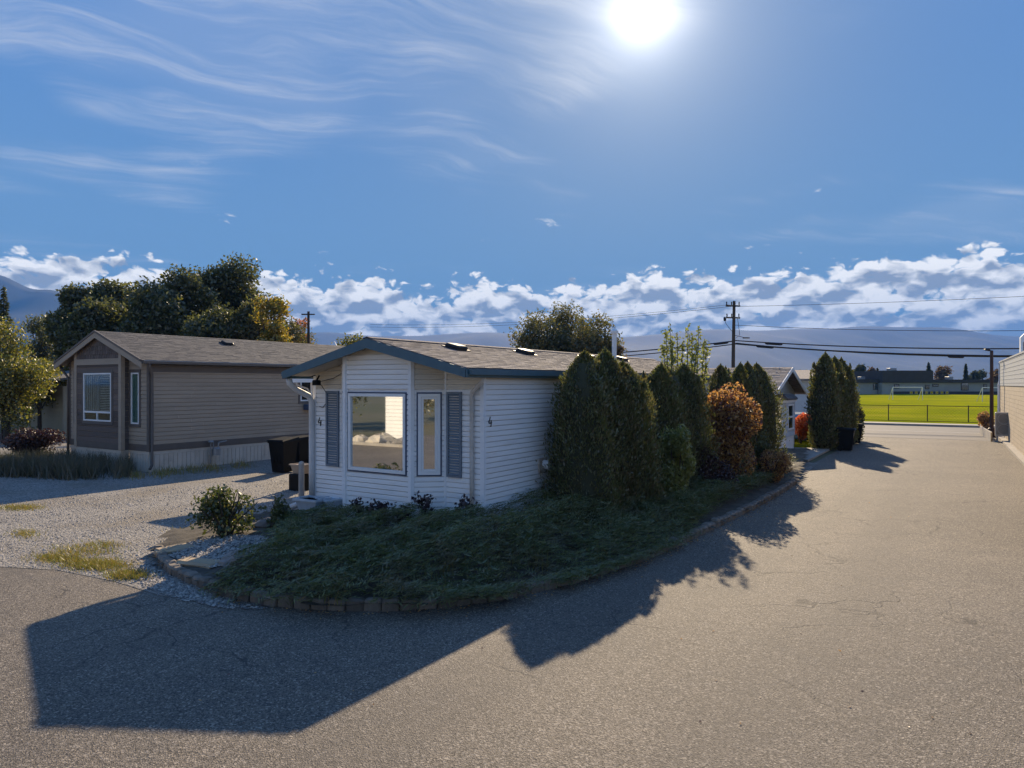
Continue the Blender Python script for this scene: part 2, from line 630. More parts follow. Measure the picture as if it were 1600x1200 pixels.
def block_mat():
    """painted concrete block seen at a grazing angle"""
    m, g, out = base_mat('concrete_block')
    p = g.n('ShaderNodeBsdfPrincipled')
    g.l(p.outputs[0], out.inputs[0])
    vec = g.n('ShaderNodeTexCoord').outputs['Object']
    s = g.n('ShaderNodeSeparateXYZ')
    g.l(vec, s.inputs[0])
    br = g.n('ShaderNodeTexBrick')
    g.l(g.comb(s.outputs[1], s.outputs[2]), br.inputs['Vector'])
    br.inputs['Scale'].default_value = 1.0
    br.inputs['Brick Width'].default_value = 0.4
    br.inputs['Row Height'].default_value = 0.2
    br.inputs['Mortar Size'].default_value = 0.012
    br.inputs['Color1'].default_value = (0.43, 0.36, 0.27, 1)
    br.inputs['Color2'].default_value = (0.37, 0.31, 0.235, 1)
    br.inputs['Mortar'].default_value = (0.25, 0.21, 0.165, 1)
    c = g.mix(g.m('MULTIPLY', g.ss(g.noise(vec, 0.9, 6, .65), .45, .75), .4), br.outputs['Color'], (.26, .22, .17))
    g.l(c, p.inputs['Base Color'])
    p.inputs['Roughness'].default_value = 0.85
    b = g.n('ShaderNodeBump')
    b.inputs['Strength'].default_value = 0.6
    b.inputs['Distance'].default_value = 0.02
    g.l(g.m('SUBTRACT', 1.0, br.outputs['Fac']), b.inputs['Height'])
    g.l(b.outputs[0], p.inputs['Normal'])
    return m


def lawn_mat():
    m, g, out = base_mat('lawn')
    p = g.n('ShaderNodeBsdfPrincipled')
    g.l(p.outputs[0], out.inputs[0])
    vec = g.n('ShaderNodeTexCoord').outputs['Object']
    a = g.noise(vec, 0.09, 5, 0.6)
    b_ = g.noise(vec, 2.5, 4, 0.7)
    c = g.mix(g.ss(a, 0.35, 0.7), (0.215, 0.245, 0.012), (0.38, 0.37, 0.016))
    c = g.mix(g.m('MULTIPLY', b_, 0.5), c, (0.17, 0.18, 0.006))
    c = g.mix(g.m('MULTIPLY', g.ss(g.noise(vec, 0.035, 5, 0.65), 0.52, 0.70), 0.5), c, (0.30, 0.235, 0.05))
    g.l(c, p.inputs['Base Color'])
    p.inputs['Roughness'].default_value = 0.9
    p.inputs['Specular IOR Level'].default_value = 0.0
    b = g.n('ShaderNodeBump')
    b.inputs['Strength'].default_value = 0.8
    b.inputs['Distance'].default_value = 0.05
    g.l(g.noise(vec, 14, 4, .7), b.inputs['Height'])
    g.l(b.outputs[0], p.inputs['Normal'])
    return m


M = {}
M['asphalt'] = asphalt_mat()
M['gravel'] = gravel_mat()
M['pebble'] = pebble_mat()
M['block'] = block_mat()
M['lawn'] = lawn_mat()
M['terrain'] = surf('terrain', (0.075, 0.085, 0.04), (0.12, 0.105, 0.06), 0.02, 0.95, fine=.3, fscale=.6)
M['soil'] = surf('garden_soil', (0.055, 0.045, 0.034), (0.10, 0.085, 0.065), 4, 0.95, bump=.8, bscale=22, fine=.3)
M['concrete'] = surf('concrete', (0.36, 0.33, 0.29), (0.28, 0.26, 0.23), 2, 0.85, bump=.25, bscale=60, fine=.12)
M['street'] = surf('street', (0.135, 0.125, 0.115), (0.165, 0.15, 0.138), .4, 0.85, fine=.12, fscale=20)
M['road_line'] = surf('road_paint', (0.62, 0.60, 0.55), None, 4, 0.7)
M['siding_white'] = surf('white_vinyl', (0.86, 0.845, 0.825), (0.81, 0.795, 0.78), 1.3, 0.5, bump=.05, bscale=90, orand=.025, stretch=(.6, .6, 3), dirt=((.50, .47, .42), 1.6, .35))
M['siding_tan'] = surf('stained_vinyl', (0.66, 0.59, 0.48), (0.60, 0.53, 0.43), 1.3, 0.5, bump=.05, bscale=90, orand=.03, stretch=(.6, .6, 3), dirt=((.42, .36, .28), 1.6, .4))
M['trim_white'] = surf('white_trim', (0.83, 0.83, 0.83), (0.76, 0.76, 0.765), 2, 0.45, dirt=((.45, .42, .38), 2.5, .35))
M['white_paint'] = surf('white_paint', (0.80, 0.80, 0.79), (0.74, 0.74, 0.735), 2, 0.45, dirt=((.5, .48, .44), 3, .2))
M['pipe_white'] = surf('white_pipe', (0.66, 0.65, 0.645), (0.58, 0.565, 0.55), 3, 0.45, dirt=((.38, .34, .29), 3.5, .4))
M['pipe_tan'] = surf('tan_pipe', (0.60, 0.55, 0.50), (0.52, 0.47, 0.42), 3, 0.5, dirt=((.35, .29, .23), 4, .4))
M['teal'] = surf('teal_paint', (0.055, 0.115, 0.15), (0.065, 0.13, 0.165), 2, 0.5, bump=.05, bscale=30, stretch=(3, 3, 1), dirt=((.12, .15, .16), 3, .3))
M['shutter'] = surf('slate_blue_plastic', (0.135, 0.17, 0.21), (0.155, 0.19, 0.23), 2, 0.55)
M['window_trim_blue'] = surf('dark_blue_trim', (0.05, 0.075, 0.14), None, 3, 0.5)
M['soffit'] = surf('tan_soffit', (0.50, 0.46, 0.40), (0.42, 0.385, 0.33), 2, 0.6)
M['shingle'] = surf('brown_shingle', (0.245, 0.215, 0.207), (0.175, 0.153, 0.147), 2.2, 0.9, bump=.5, bscale=120, orand=.28, fine=.35, fscale=140)
M['shingle_mass'] = surf('brown_shingle_mass', (0.25, 0.22, 0.212), (0.15, 0.132, 0.126), 5.5, 0.9, bump=.5, bscale=120, fine=.35, fscale=60)
M['shingle_grey'] = surf('grey_shingle', (0.125, 0.115, 0.112), (0.09, 0.084, 0.083), 6.0, 0.9, bump=.5, bscale=100, fine=.35, fscale=50)
M['taupe'] = surf('taupe_siding', (0.38, 0.305, 0.23), (0.34, 0.272, 0.205), 1.5, 0.65, orand=.05, bump=.12, bscale=60, stretch=(.5, .5, 4))
M['taupe_dark'] = surf('dark_brown_trim', (0.13, 0.106, 0.09), (0.11, 0.09, 0.076), 2, 0.6, orand=.06, bump=.1, bscale=30)
M['shake'] = surf('shake_siding', (0.14, 0.104, 0.084), (0.115, 0.088, 0.074), 6, 0.75, orand=.3, bump=.3, bscale=50, stretch=(6, 6, 1))
M['skirt_beige'] = surf('beige_skirting', (0.56, 0.49, 0.41), (0.50, 0.44, 0.37), 2, 0.55, orand=.04, dirt=((.22, .19, .15), 2, .4))
M['black_plastic'] = surf('black_plastic', (0.007, 0.008, 0.009), (0.011, 0.011, 0.012), 4, 0.5, spec=.10, bump=.05, bscale=80)
M['dark_metal'] = surf('dark_metal', (0.028, 0.026, 0.026), None, 6, 0.5, metal=.3)
M['grey_metal'] = surf('grey_metal', (0.30, 0.31, 0.32), (0.24, 0.25, 0.26), 5, 0.45, metal=.5)
M['galv'] = surf('galvanised_steel', (0.33, 0.34, 0.35), None, 8, 0.5, metal=.6)
M['rust_wood'] = surf('weathered_pole', (0.085, 0.062, 0.045), (0.06, 0.045, 0.034), 3, 0.9, bump=.5, bscale=14, stretch=(6, 6, .5))
M['pole_brown'] = surf('brown_pole_paint', (0.065, 0.032, 0.024), None, 4, 0.6)
M['bark'] = surf('bark', (0.075, 0.06, 0.045), (0.045, 0.036, 0.028), 6, 0.95, bump=.9, bscale=18, stretch=(3, 3, .7))
M['stone'] = surf('edging_stone', (0.20, 0.165, 0.13), (0.13, 0.11, 0.09), 5, 0.9, bump=.6, bscale=26, orand=.25, fine=.2)
M['sandstone'] = surf('sandstone_slab', (0.42, 0.31, 0.19), (0.34, 0.26, 0.17), 3, 0.85, bump=.4, bscale=20, fine=.12)
M['boulder'] = surf('grey_boulder', (0.27, 0.25, 0.23), (0.18, 0.17, 0.16), 2.5, 0.9, bump=.8, bscale=9, orand=.15)
M['pale_boulder'] = surf('pale_boulder', (0.55, 0.49, 0.40), (0.42, 0.38, 0.31), 2.5, 0.9, bump=.8, bscale=9)
M['pot_tan'] = surf('tan_plastic_pot', (0.36, 0.28, 0.215), (0.32, 0.25, 0.19), 4, 0.55)
M['pot_blue'] = surf('pale_blue_planter', (0.46, 0.52, 0.58), (0.40, 0.455, 0.51), 4, 0.5, dirt=((.3, .3, .28), 5, .35))
M['wire'] = surf('black_cable', (0.012, 0.012, 0.014), None, 5, 0.6)
M['ac_beige'] = surf('beige_enamel', (0.52, 0.46, 0.38), (0.47, 0.415, 0.34), 3, 0.45)
M['ac_grille'] = surf('grey_grille', (0.30, 0.26, 0.21), None, 8, 0.5)
M['pale_grey_metal'] = surf('pale_grey_cladding', (0.46, 0.475, 0.48), (0.42, 0.43, 0.435), 1.2, 0.55, bump=.1, bscale=6, stretch=(1, 5, 5))
M['vinyl_blue'] = surf('pale_blue_vinyl', (0.50, 0.55, 0.60), (0.45, 0.50, 0.55), 2, 0.55, orand=.03)
M['car_blue'] = surf('silver_blue_car_paint', (0.13, 0.18, 0.28), None, 3, 0.25, metal=.6)
M['car_glass'] = glassm('car_glass', 0.25, (0.02, 0.025, 0.03))
M['beige_wall'] = surf('beige_wall', (0.40, 0.35, 0.25), (0.36, 0.315, 0.225), 1, 0.7, orand=.03)
M['school_dark'] = surf('school_fascia', (0.055, 0.046, 0.045), None, 1, 0.8)
M['school_wall'] = surf('school_wall', (0.34, 0.33, 0.31), (0.29, 0.28, 0.265), .3, 0.8)
M['curtain'] = surf('pale_curtain', (0.45, 0.45, 0.46), (0.34, 0.34, 0.36), 7, 0.9, stretch=(1, 1, .05))
M['blind'] = surf('white_blind', (0.62, 0.61, 0.60), None, 3, 0.6)
M['green_curtain'] = surf('green_blind', (0.22, 0.34, 0.27), (0.17, 0.28, 0.22), 6, 0.8, stretch=(1, 1, .1))
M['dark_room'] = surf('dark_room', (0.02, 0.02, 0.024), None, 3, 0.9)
M['rust_stain'] = surf('rust_stained_metal', (0.30, 0.19, 0.10), (0.55, 0.50, 0.45), 9, 0.7)
M['mirror_glass'] = glassm('window_glass', 0.66, (0.02, 0.024, 0.03))
M['clear_glass'] = glassm('house_glass', 0.03, (0.75, 0.80, 0.80), see=True)
M['mountain'] = surf('forested_slope', (0.014, 0.024, 0.024), (0.042, 0.050, 0.046), 0.0011, 0.95, fine=.35, fscale=.006)
# foliage
M['cedar'] = leafm('cedar_foliage', (0.085, 0.094, 0.036), (0.17, 0.168, 0.062), .42, c3=(0.16, 0.115, 0.055), f3=.14, patch=((0.14, 0.10, 0.05), 1.7, .6))
M['cedar_core'] = surf('cedar_light_blocker', (0.055, 0.055, 0.030), None, 9, 1.0)  # dark colour of the light-blocking core added inside the cedars
M['juniper'] = leafm('juniper_foliage', (0.075, 0.098, 0.036), (0.20, 0.21, 0.08), .32, c3=(0.20, 0.165, 0.07), f3=.10, patch=((0.14, 0.105, 0.055), 1.5, .85))
M['dark_leaf'] = leafm('dark_tree_leaves', (0.055, 0.060, 0.026), (0.14, 0.135, 0.052), .42, c3=(0.16, 0.14, 0.04), f3=.05)
M['olive_leaf'] = leafm('olive_tree_leaves', (0.085, 0.085, 0.034), (0.17, 0.145, 0.055), .45, c3=(0.22, 0.15, 0.06), f3=.12)
M['yellow_leaf'] = leafm('yellow_green_leaves', (0.15, 0.14, 0.03), (0.30, 0.24, 0.05), .45, c3=(0.09, 0.11, 0.03), f3=.3)
M['gold_leaf'] = leafm('golden_leaves', (0.32, 0.20, 0.03), (0.40, 0.28, 0.04), .45, c3=(0.13, 0.14, 0.03), f3=.3)
M['orange_leaf'] = leafm('orange_leaves', (0.30, 0.10, 0.03), (0.36, 0.19, 0.05), .45, tcol=(1.5, 1.1, .7), c3=(0.14, 0.11, 0.03), f3=.25)
M['rust_leaf'] = leafm('rust_shrub_leaves', (0.32, 0.19, 0.07), (0.50, 0.34, 0.13), .5, tcol=(1.45, 1.2, .8), c3=(0.10, 0.040, 0.030), f3=.35)
M['burgundy_leaf'] = leafm('burgundy_leaves', (0.035, 0.016, 0.015), (0.07, 0.032, 0.028), .2, tcol=(1.2, .9, .8))
M['purple_leaf'] = leafm('purple_rose_leaves', (0.026, 0.014, 0.020), (0.045, 0.022, 0.024), .2, tcol=(1.2, .9, .8))
M['lime_leaf'] = leafm('light_green_leaves', (0.17, 0.19, 0.06), (0.30, 0.29, 0.10), .48)
M['shrub_leaf'] = leafm('green_shrub_leaves', (0.05, 0.068, 0.022), (0.12, 0.13, 0.042), .38, c3=(0.17, 0.14, 0.045), f3=.12)
M['fire_leaf'] = leafm('red_orange_leaves', (0.45, 0.085, 0.03), (0.55, 0.20, 0.06), .45, tcol=(1.5, 1.0, .7))
M['dry_grass'] = leafm('dry_grass', (0.22, 0.165, 0.05), (0.34, 0.235, 0.07), .35, c3=(0.19, 0.19, 0.03), f3=.40)
M['lavender'] = leafm('dried_lavender', (0.070, 0.072, 0.045), (0.125, 0.115, 0.075), .25, c3=(0.16, 0.125, 0.09), f3=.2)
M['white_flower'] = leafm('white_flowers', (0.36, 0.34, 0.36), (0.5, 0.48, 0.47), .2)
M['far_leaf'] = leafm('distant_leaves', (0.045, 0.055, 0.022), (0.085, 0.085, 0.035), .3)
M['far_rust_leaf'] = leafm('distant_rust_leaves', (0.10, 0.055, 0.025), (0.16, 0.09, 0.035), .3)

# ------------------------------------------------------------------ the setting: ground, lane, gravel, bed
CR = Vector((-0.555, 13.7, 0))     # front right wall corner of the white mobile home


def loc2w(u, v, z=0.0, o=CR):
    return o + BX * u + AX * v + Vector((0, 0, z))


def sheet(name, pts, z, mat, kind='structure', **kw):
    mb = MB()
    mb.add([(p[0], p[1], z) for p in pts], [tuple(range(len(pts)))])
    return obj(name, mb, mat, kind=kind, **kw)


def ground():
    mb = MB()
    n, rad = 64, 26000
    mb.add([(rad * math.cos(2 * math.pi * i / n), rad * math.sin(2 * math.pi * i / n), -0.03) for i in range(n)], [tuple(range(n))])
    obj('ground', mb, M['terrain'], kind='structure')
    # asphalt of the lane and of the street corner in front
    e1 = gp(0, 882)
    far_l = e1 - BX * 55
    p = [far_l, e1, gp(90, 888), gp(180, 905), gp(250, 926), gp(340, 939), (-2.5, 11.2), (0.6, 13.2), tuple(loc2w(2.6, 4)[:2]),
         tuple(loc2w(2.6, 18)[:2]), tuple(loc2w(2.4, 36)[:2]), tuple(loc2w(10.2, 36)[:2]), tuple(loc2w(10.2, -2)[:2]),
         tuple(loc2w(40, -2)[:2]), tuple(loc2w(40, -34)[:2]), tuple((far_l - AX * 10.6)[:2] if False else ((far_l - AX * 10.6)[0], (far_l - AX * 10.6)[1])),
         ]
    # order: after (40,-34) return along the far kerb of the street on the left
    q = [tuple(Vector(a)[:2]) for a in p[:-2]]
    corner = e1 - AX * 10.6
    q += [tuple((corner + BX * 6 - AX * 24)[:2]), tuple((corner + BX * 6)[:2]), tuple((far_l - AX * 10.6)[:2])]
    sheet('lane_asphalt', q, 0.0, M['asphalt'])
    # gravel drive between the two homes
    gvl = [e1 + Vector((0, -.15, 0)) - BX * 14, e1 + Vector((0, -.15, 0)), gp(90, 891), gp(180, 909), gp(250, 931), gp(345, 944), (-3.2, 11.6), (-2.0, 13.5),
           loc2w(-4.0, 1), loc2w(-4.0, 15), loc2w(-3.0, 21), loc2w(-40, 21), loc2w(-40, 8)]
    sheet('gravel_drive', [tuple(Vector(a)[:2]) for a in gvl], 0.006, M['gravel'])
    # loose stones on the near part of the drive
    poly = np.array([tuple(Vector(a)[:2]) for a in (gp(-60, 886), gp(90, 889), gp(180, 907), gp(250, 929), gp(345, 942), (-3.6, 12.5), loc2w(-5.2, 2), loc2w(-5.5, 8.5), gp(330, 752), gp(-60, 790))])
    n = 46000
    x0, x1, y0, y1 = poly[:, 0].min(), poly[:, 0].max(), poly[:, 1].min(), poly[:, 1].max()
    P = np.stack([rng.uniform(x0, x1, n), y0 + (y1 - y0) * rng.random(n) ** 1.5], axis=1)
    P = P[inside(P, poly)]
    wv = np.sin(P[:, 0] * 1.1 + P[:, 1] * .7) * np.sin(P[:, 1] * 1.7 - P[:, 0] * .6 + 1) + .5 * np.sin(P[:, 0] * 3.1 - P[:, 1] * 2.3)
    rut = np.abs(((P[:, 0] * AX.y - P[:, 1] * AX.x) % 1.9) - .95) < .2
    P = P[rng.random(len(P)) < np.clip(.62 + .35 * wv - .25 * rut, .12, 1)]
    stones('loose_gravel', P, 0.008, 0.011, 0.030, M['pebble'], 'grey loose gravel stones covering the parking area')


def inside(P, poly):
    x, y = P[:, 0], P[:, 1]
    r = np.zeros(len(P), bool)
    j = len(poly) - 1
    for i in range(len(poly)):
        xi, yi = poly[i]
        xj, yj = poly[j]
        c = ((yi > y) != (yj > y)) & (x < (xj - xi) * (y - yi) / (yj - yi + 1e-12) + xi)
        r ^= c
        j = i
    return r


def stones(name, P, z, r0, r1, mat, label, zf=None):
    """many small octahedral pebbles in one mesh"""
    n = len(P)
    r = rng.uniform(r0, r1, n) * (0.6 + 0.8 * rng.random(n) ** 3)
    base = np.array([[1, 0, 0], [0, 1, 0], [-1, 0, 0], [0, -1, 0], [0, 0, .75], [0, 0, -.6]], float)
    V = base[None] * (0.7 + 0.6 * rng.random((n, 6, 1)))
    a = rng.uniform(0, 6.28, n)
    ca, sa = np.cos(a), np.sin(a)
    X = V[..., 0] * ca[:, None] - V[..., 1] * sa[:, None]
    Y = V[..., 0] * sa[:, None] + V[..., 1] * ca[:, None]
    zz = zf if zf is not None else np.full(n, z)
    V = np.stack([X * r[:, None] + P[:, 0:1], Y * r[:, None] + P[:, 1:2], V[..., 2] * r[:, None] + zz[:, None]], axis=2).reshape(-1, 3)
    f = np.array([[0, 1, 4], [1, 2, 4], [2, 3, 4], [3, 0, 4]])
    Fc = (f[None] + 6 * np.arange(n)[:, None, None]).reshape(-1, 3)
    me = bpy.data.meshes.new(name)
    me.vertices.add(len(V))
    me.vertices.foreach_set('co', V.astype(np.float32).ravel())
    me.loops.add(Fc.size)
    me.loops.foreach_set('vertex_index', Fc.astype(np.int32).ravel())
    me.polygons.add(len(Fc))
    me.polygons.foreach_set('loop_start', np.arange(0, Fc.size, 3, dtype=np.int32))
    me.update(calc_edges=True)
    return obj(name, me, mat, kind='stuff', label=label, cat='gravel')


ground()

KERB = [(240, 868), (248, 884), (268, 900), (305, 917), (352, 934), (420, 947), (500, 954), (600, 956), (700, 950), (800, 935), (900, 911),
        (1000, 879), (1060, 854), (1120, 825), (1180, 795), (1222, 771), (1247, 755)]
kerb_w = [gp(*k) for k in KERB]


def bed_height(x, y):
    """soil height of the planting bed"""
    d = 1e9
    for i in range(len(kerb_w) - 1):
        a, b = kerb_w[i], kerb_w[i + 1]
        ab = b - a
        t = max(0, min(1, ((x - a.x) * ab.x + (y - a.y) * ab.y) / ab.length_squared))
        d = min(d, math.hypot(x - a.x - ab.x * t, y - a.y - ab.y * t))
    return 0.10 + 0.18 * min(1, max(0, (d - .1) / 2.2)) ** .8


def build_bed():
    inner = [loc2w(-0.0, 22), loc2w(0.35, 14), loc2w(0.1, 0.2), loc2w(-1.0, -.1), loc2w(-1.45, -.55), loc2w(-3.25, -.55), loc2w(-3.8, -.1), loc2w(-4.75, 0.1), loc2w(-5.0, 0.0), gp(330, 828), gp(262, 846)]
    poly = np.array([tuple(p[:2]) for p in kerb_w] + [tuple(loc2w(1.8, 22.3)[:2])] + [tuple(p[:2]) for p in inner])
    x0, x1, y0, y1 = poly[:, 0].min(), poly[:, 0].max(), poly[:, 1].min(), poly[:, 1].max()
    # soil: grid of quads kept where the centre lies in the bed
    st = 0.22
    nx, ny = int((x1 - x0) / st) + 2, int((y1 - y0) / st) + 2
    mb = MB()
    idx = {}

    def vid(i, j):
        if (i, j) not in idx:
            x, y = x0 + i * st, y0 + j * st
            idx[(i, j)] = len(mb.v)
            mb.v.append((x, y, bed_height(x, y) + random.uniform(-.02, .02)))
        return idx[(i, j)]
    for i in range(nx):
        for j in range(ny):
            if inside(np.array([[x0 + (i + .5) * st, y0 + (j + .5) * st]]), poly)[0]:
                mb.f.append((vid(i, j), vid(i + 1, j), vid(i + 1, j + 1), vid(i, j + 1)))
    obj('garden_soil', mb, M['soil'], kind='structure')
    return poly


bed_poly = build_bed()


def build_edging():
    root = empty('garden_edging', kerb_w[8], 0, 'curved low edging of brown stone blocks round the juniper bed', 'edging')
    # three worn block shapes shared by all
    shapes = []
    for k in range(4):
        mb = MB()
        mb.cbox(-.12, .12, -.085, .085, -.03, .15, .028)
        mb.v = [(x + random.uniform(-.011, .011), y + random.uniform(-.011, .011), z + random.uniform(-.009, .009)) for x, y, z in mb.v]
        me = mb.mesh('stone_block')
        me.materials.append(M['stone'])
        shapes.append(me)
    # walk the line
    pts = []
    acc = 0.0
    for i in range(len(kerb_w) - 1):
        a, b = kerb_w[i], kerb_w[i + 1]
        L = (b - a).length
        s = acc
        while s < L:
            pts.append((a + (b - a) * (s / L), math.atan2(b.y - a.y, b.x - a.x)))
            s += 0.258
        acc = s - L
    for i, (p, a) in enumerate(pts):
        o = obj('stone_block', random.choice(shapes), None, root)
        n = Vector((-math.sin(a), math.cos(a), 0))
        o.location = p + n * .085 - root.location + Vector((0, 0, random.uniform(-.012, .015)))
        o.rotation_euler = (random.uniform(-.05, .05), random.uniform(-.04, .04), a + random.uniform(-.05, .05))
        o.scale = (1, random.uniform(.9, 1.15), random.uniform(.88, 1.1))
    # flat sandstone slabs at the drive corner
    for (px, py, l, w, a, lab) in ((272, 862, .62, .42, .75, 'broad flat sandstone slab in the sun at the drive corner of the bed'),
                                   (312, 884, .75, .34, -.42, 'long flat slab lying in shade behind the edging corner'),
                                   (285, 838, .42, .2, .55, 'narrow sandstone piece beside the gravel near the leafy shrub')):
        mb = MB()
        mb.cbox(-l / 2, l / 2, -w / 2, w / 2, -.06, .085, .03)
        mb.v = [(x + random.uniform(-.035, .035), y + random.uniform(-.03, .03), z + random.uniform(-.008, .008)) for x, y, z in mb.v]
        p = gp(px, py, .1)
        obj('stone_slab', mb, M['sandstone'], loc=(p.x, p.y, .10), rot=(0, 0, a), label=lab, cat='slab', group='flat slabs at the bed corner')
    # gravel pocket behind the slabs and spilled stones along the asphalt edge
    pk = np.array([tuple(gp(*q, .12)[:2]) for q in ((262, 868), (300, 850), (345, 842), (420, 850), (390, 885), (330, 890), (300, 885))])
    n = 5000
    P = np.stack([rng.uniform(pk[:, 0].min(), pk[:, 0].max(), n), rng.uniform(pk[:, 1].min(), pk[:, 1].max(), n)], 1)
    P = P[inside(P, pk)]
    stones('bed_gravel', P, .15, .012, .035, M['pebble'], 'pocket of grey gravel inside the corner of the planting bed',
           zf=np.array([bed_height(*p) + .012 for p in P]))
    sp = np.array([tuple(gp(*q)[:2]) for q in ((205, 890), (240, 880), (262, 903), (310, 925), (352, 942), (440, 954), (350, 952), (280, 938), (225, 918))])
    P = np.stack([rng.uniform(sp[:, 0].min(), sp[:, 0].max(), 6000), rng.uniform(sp[:, 1].min(), sp[:, 1].max(), 6000)], 1)
    P = P[inside(P, sp)]
    stones('spilled_gravel', P, .012, .012, .034, M['pebble'], 'grey gravel spilled between the edging and the asphalt')
    for (px, py, s, lab) in ((372, 868, .26, 'grey rounded boulder in the shade at the end of the junipers'), (418, 818, .2, 'small grey rock behind the leafy shrub by the drive'),
                             (655, 806, .22, 'dark grey rock at the foot of the narrow window')):
        p = gp(px, py, .3)
        boulder(Vector((p.x, p.y, bed_height(p.x, p.y))), s, M['boulder'], lab, 'rocks in the planting bed')


def boulder(p, s, mat, label, group):
    mb = MB()
    ph = [random.uniform(0, 6) for _ in range(4)]

    def wob(a, z):
        return 1 + .16 * math.sin(2 * a + ph[0] + 3 * z / s) + .1 * math.sin(3 * a + ph[1]) + .07 * math.sin(5 * a + ph[2] + 5 * z / s)
    prof = [(s * r, s * z) for r, z in ((.75, -.35), (1.0, 0), (.98, .25), (.8, .5), (.45, .68), (.08, .74))]
    mb.lathe(prof, 14, wob=wob)
    mb.v = [(x + random.uniform(-.07, .07) * s, y + random.uniform(-.07, .07) * s, z * (1 + random.uniform(-.15, .15))) for x, y, z in mb.v]
    obj('boulder', mb, mat, loc=p, label=label, cat='boulder', group=group)


build_edging()


# ------------------------------------------------------------------ building helpers (local frame: x across, y back, z up)
def siding(parent, p0, p1, z0, ztop, mat, course=.102, openings=(), proud=.030, name='siding_plank', matfn=None, groove=.017, joint=0):
    """lap planks from p0 to p1; outward is to the right of the walk. openings: (s0, s1, z0, z1)"""
    p0, p1 = Vector((p0[0], p0[1], 0)), Vector((p1[0], p1[1], 0))
    L = (p1 - p0).length
    t = (p1 - p0) / L
    n = Vector((t.y, -t.x, 0))
    S = np.linspace(0, L, 61)
    zt = np.array([ztop(*(p0 + t * s)[:2]) for s in S])
    z = z0
    while z < zt.max() - .01:
        ok = np.where(zt > z + .015)[0]
        a, b = S[ok[0]], S[ok[-1]]
        segs = [(a, b)]
        for (o0, o1, oz0, oz1) in openings:
            if min(z + course, oz1) - max(z, oz0) > .3 * course:
                ns = []
                for (c, d) in segs:
                    if o1 <= c or o0 >= d:
                        ns.append((c, d))
                    else:
                        if o0 - c > .02:
                            ns.append((c, o0))
                        if d - o1 > .02:
                            ns.append((o1, d))
                segs = ns
        if joint:
            ns = []
            for (c, d) in segs:
                x = c + random.uniform(.25, 1.0) * joint
                while d - x > .4:
                    ns.append((c, x - .004))
                    c = x
                    x += joint
                ns.append((c, d))
            segs = ns
        for (c, d) in segs:
            q0, q1 = p0 + t * c, p0 + t * d
            zz = Vector((0, 0, z))
            gv = groove
            k1, k2 = Vector((0, 0, course - gv)), Vector((0, 0, course - gv + .004))
            vs = [q0 + zz, q1 + zz, q1 + zz + n * proud, q0 + zz + n * proud,
                  q0 + zz + n * (proud - .006) + k1, q1 + zz + n * (proud - .006) + k1, q0 + zz + k2, q1 + zz + k2]
            fs = [(0, 1, 2, 3), (3, 2, 5, 4), (4, 5, 7, 6), (0, 3, 4, 6), (1, 7, 5, 2)]
            mb = MB()
            mb.add(vs, fs)
            obj(name, mb, matfn(z) if matfn else mat, parent)
        z += course


def panel(mb, p0, p1, z0, ztop, thick=.06):
    """the sheet behind the siding, flush with its inner face, thickness inward"""
    p0, p1 = Vector((p0[0], p0[1], 0)), Vector((p1[0], p1[1], 0))
    L = (p1 - p0).length
    t = (p1 - p0) / L
    n = Vector((t.y, -t.x, 0))
    S = np.linspace(0, L, 13)
    top = [p0 + t * s + Vector((0, 0, ztop(*(p0 + t * s)[:2]) - .005)) for s in S]
    pts = [p0 + Vector((0, 0, z0)), p1 + Vector((0, 0, z0))] + top[::-1]
    pts = [q - n * .003 for q in pts]
    mb.extr(pts, -n * thick)


def face_box(mb, p0, p1, s0, s1, z0, z1, d0, d1):
    """box on a wall face: along s0..s1, z0..z1, from depth d0 to d1 outward"""
    p0, p1 = Vector((p0[0], p0[1], 0)), Vector((p1[0], p1[1], 0))
    t = (p1 - p0).normalized()
    n = Vector((t.y, -t.x, 0))
    a, b = p0 + t * s0, p0 + t * s1
    vs = []
    for z in (z0, z1):
        vs += [a + n * d1 + Vector((0, 0, z)), b + n * d1 + Vector((0, 0, z)), b + n * d0 + Vector((0, 0, z)), a + n * d0 + Vector((0, 0, z))]
    mb.add(vs, MB.BOXF)
    return mb


def frame_on(mb, p0, p1, s0, s1, z0, z1, w, d0, d1):
    face_box(mb, p0, p1, s0, s1, z0, z0 + w, d0, d1)
    face_box(mb, p0, p1, s0, s1, z1 - w, z1, d0, d1)
    face_box(mb, p0, p1, s0, s0 + w, z0 + w, z1 - w, d0, d1)
    face_box(mb, p0, p1, s1 - w, s1, z0 + w, z1 - w, d0, d1)
    return mb


def gable_roof(mb, x0, x1, y0, y1, ze, zr, th=.12, side=0):
    """two slabs meeting at the ridge; ze, zr: top heights at eave and ridge"""
    xm = (x0 + x1) / 2
    if side <= 0:
        mb.extr([(x0, y0, ze), (xm, y0, zr), (xm, y0, zr - th), (x0, y0, ze - th)][::-1], (0, y1 - y0, 0))
    if side >= 0:
        mb.extr([(xm, y0, zr), (x1, y0, ze), (x1, y0, ze - th), (xm, y0, zr - th)][::-1], (0, y1 - y0, 0))


def roof_vent(parent, x, y, z, slope, name='roof_vent'):
    mb = MB()
    a = math.atan(slope)
    mb.cbox(-.19, .19, -.2, .2, 0, .09, .03)
    mb.box(-.24, .24, -.24, .24, -.01, .012)
    o = obj(name, mb, M['dark_metal'], parent, loc=(x, y, z), rot=(0, a, 0))
    return o


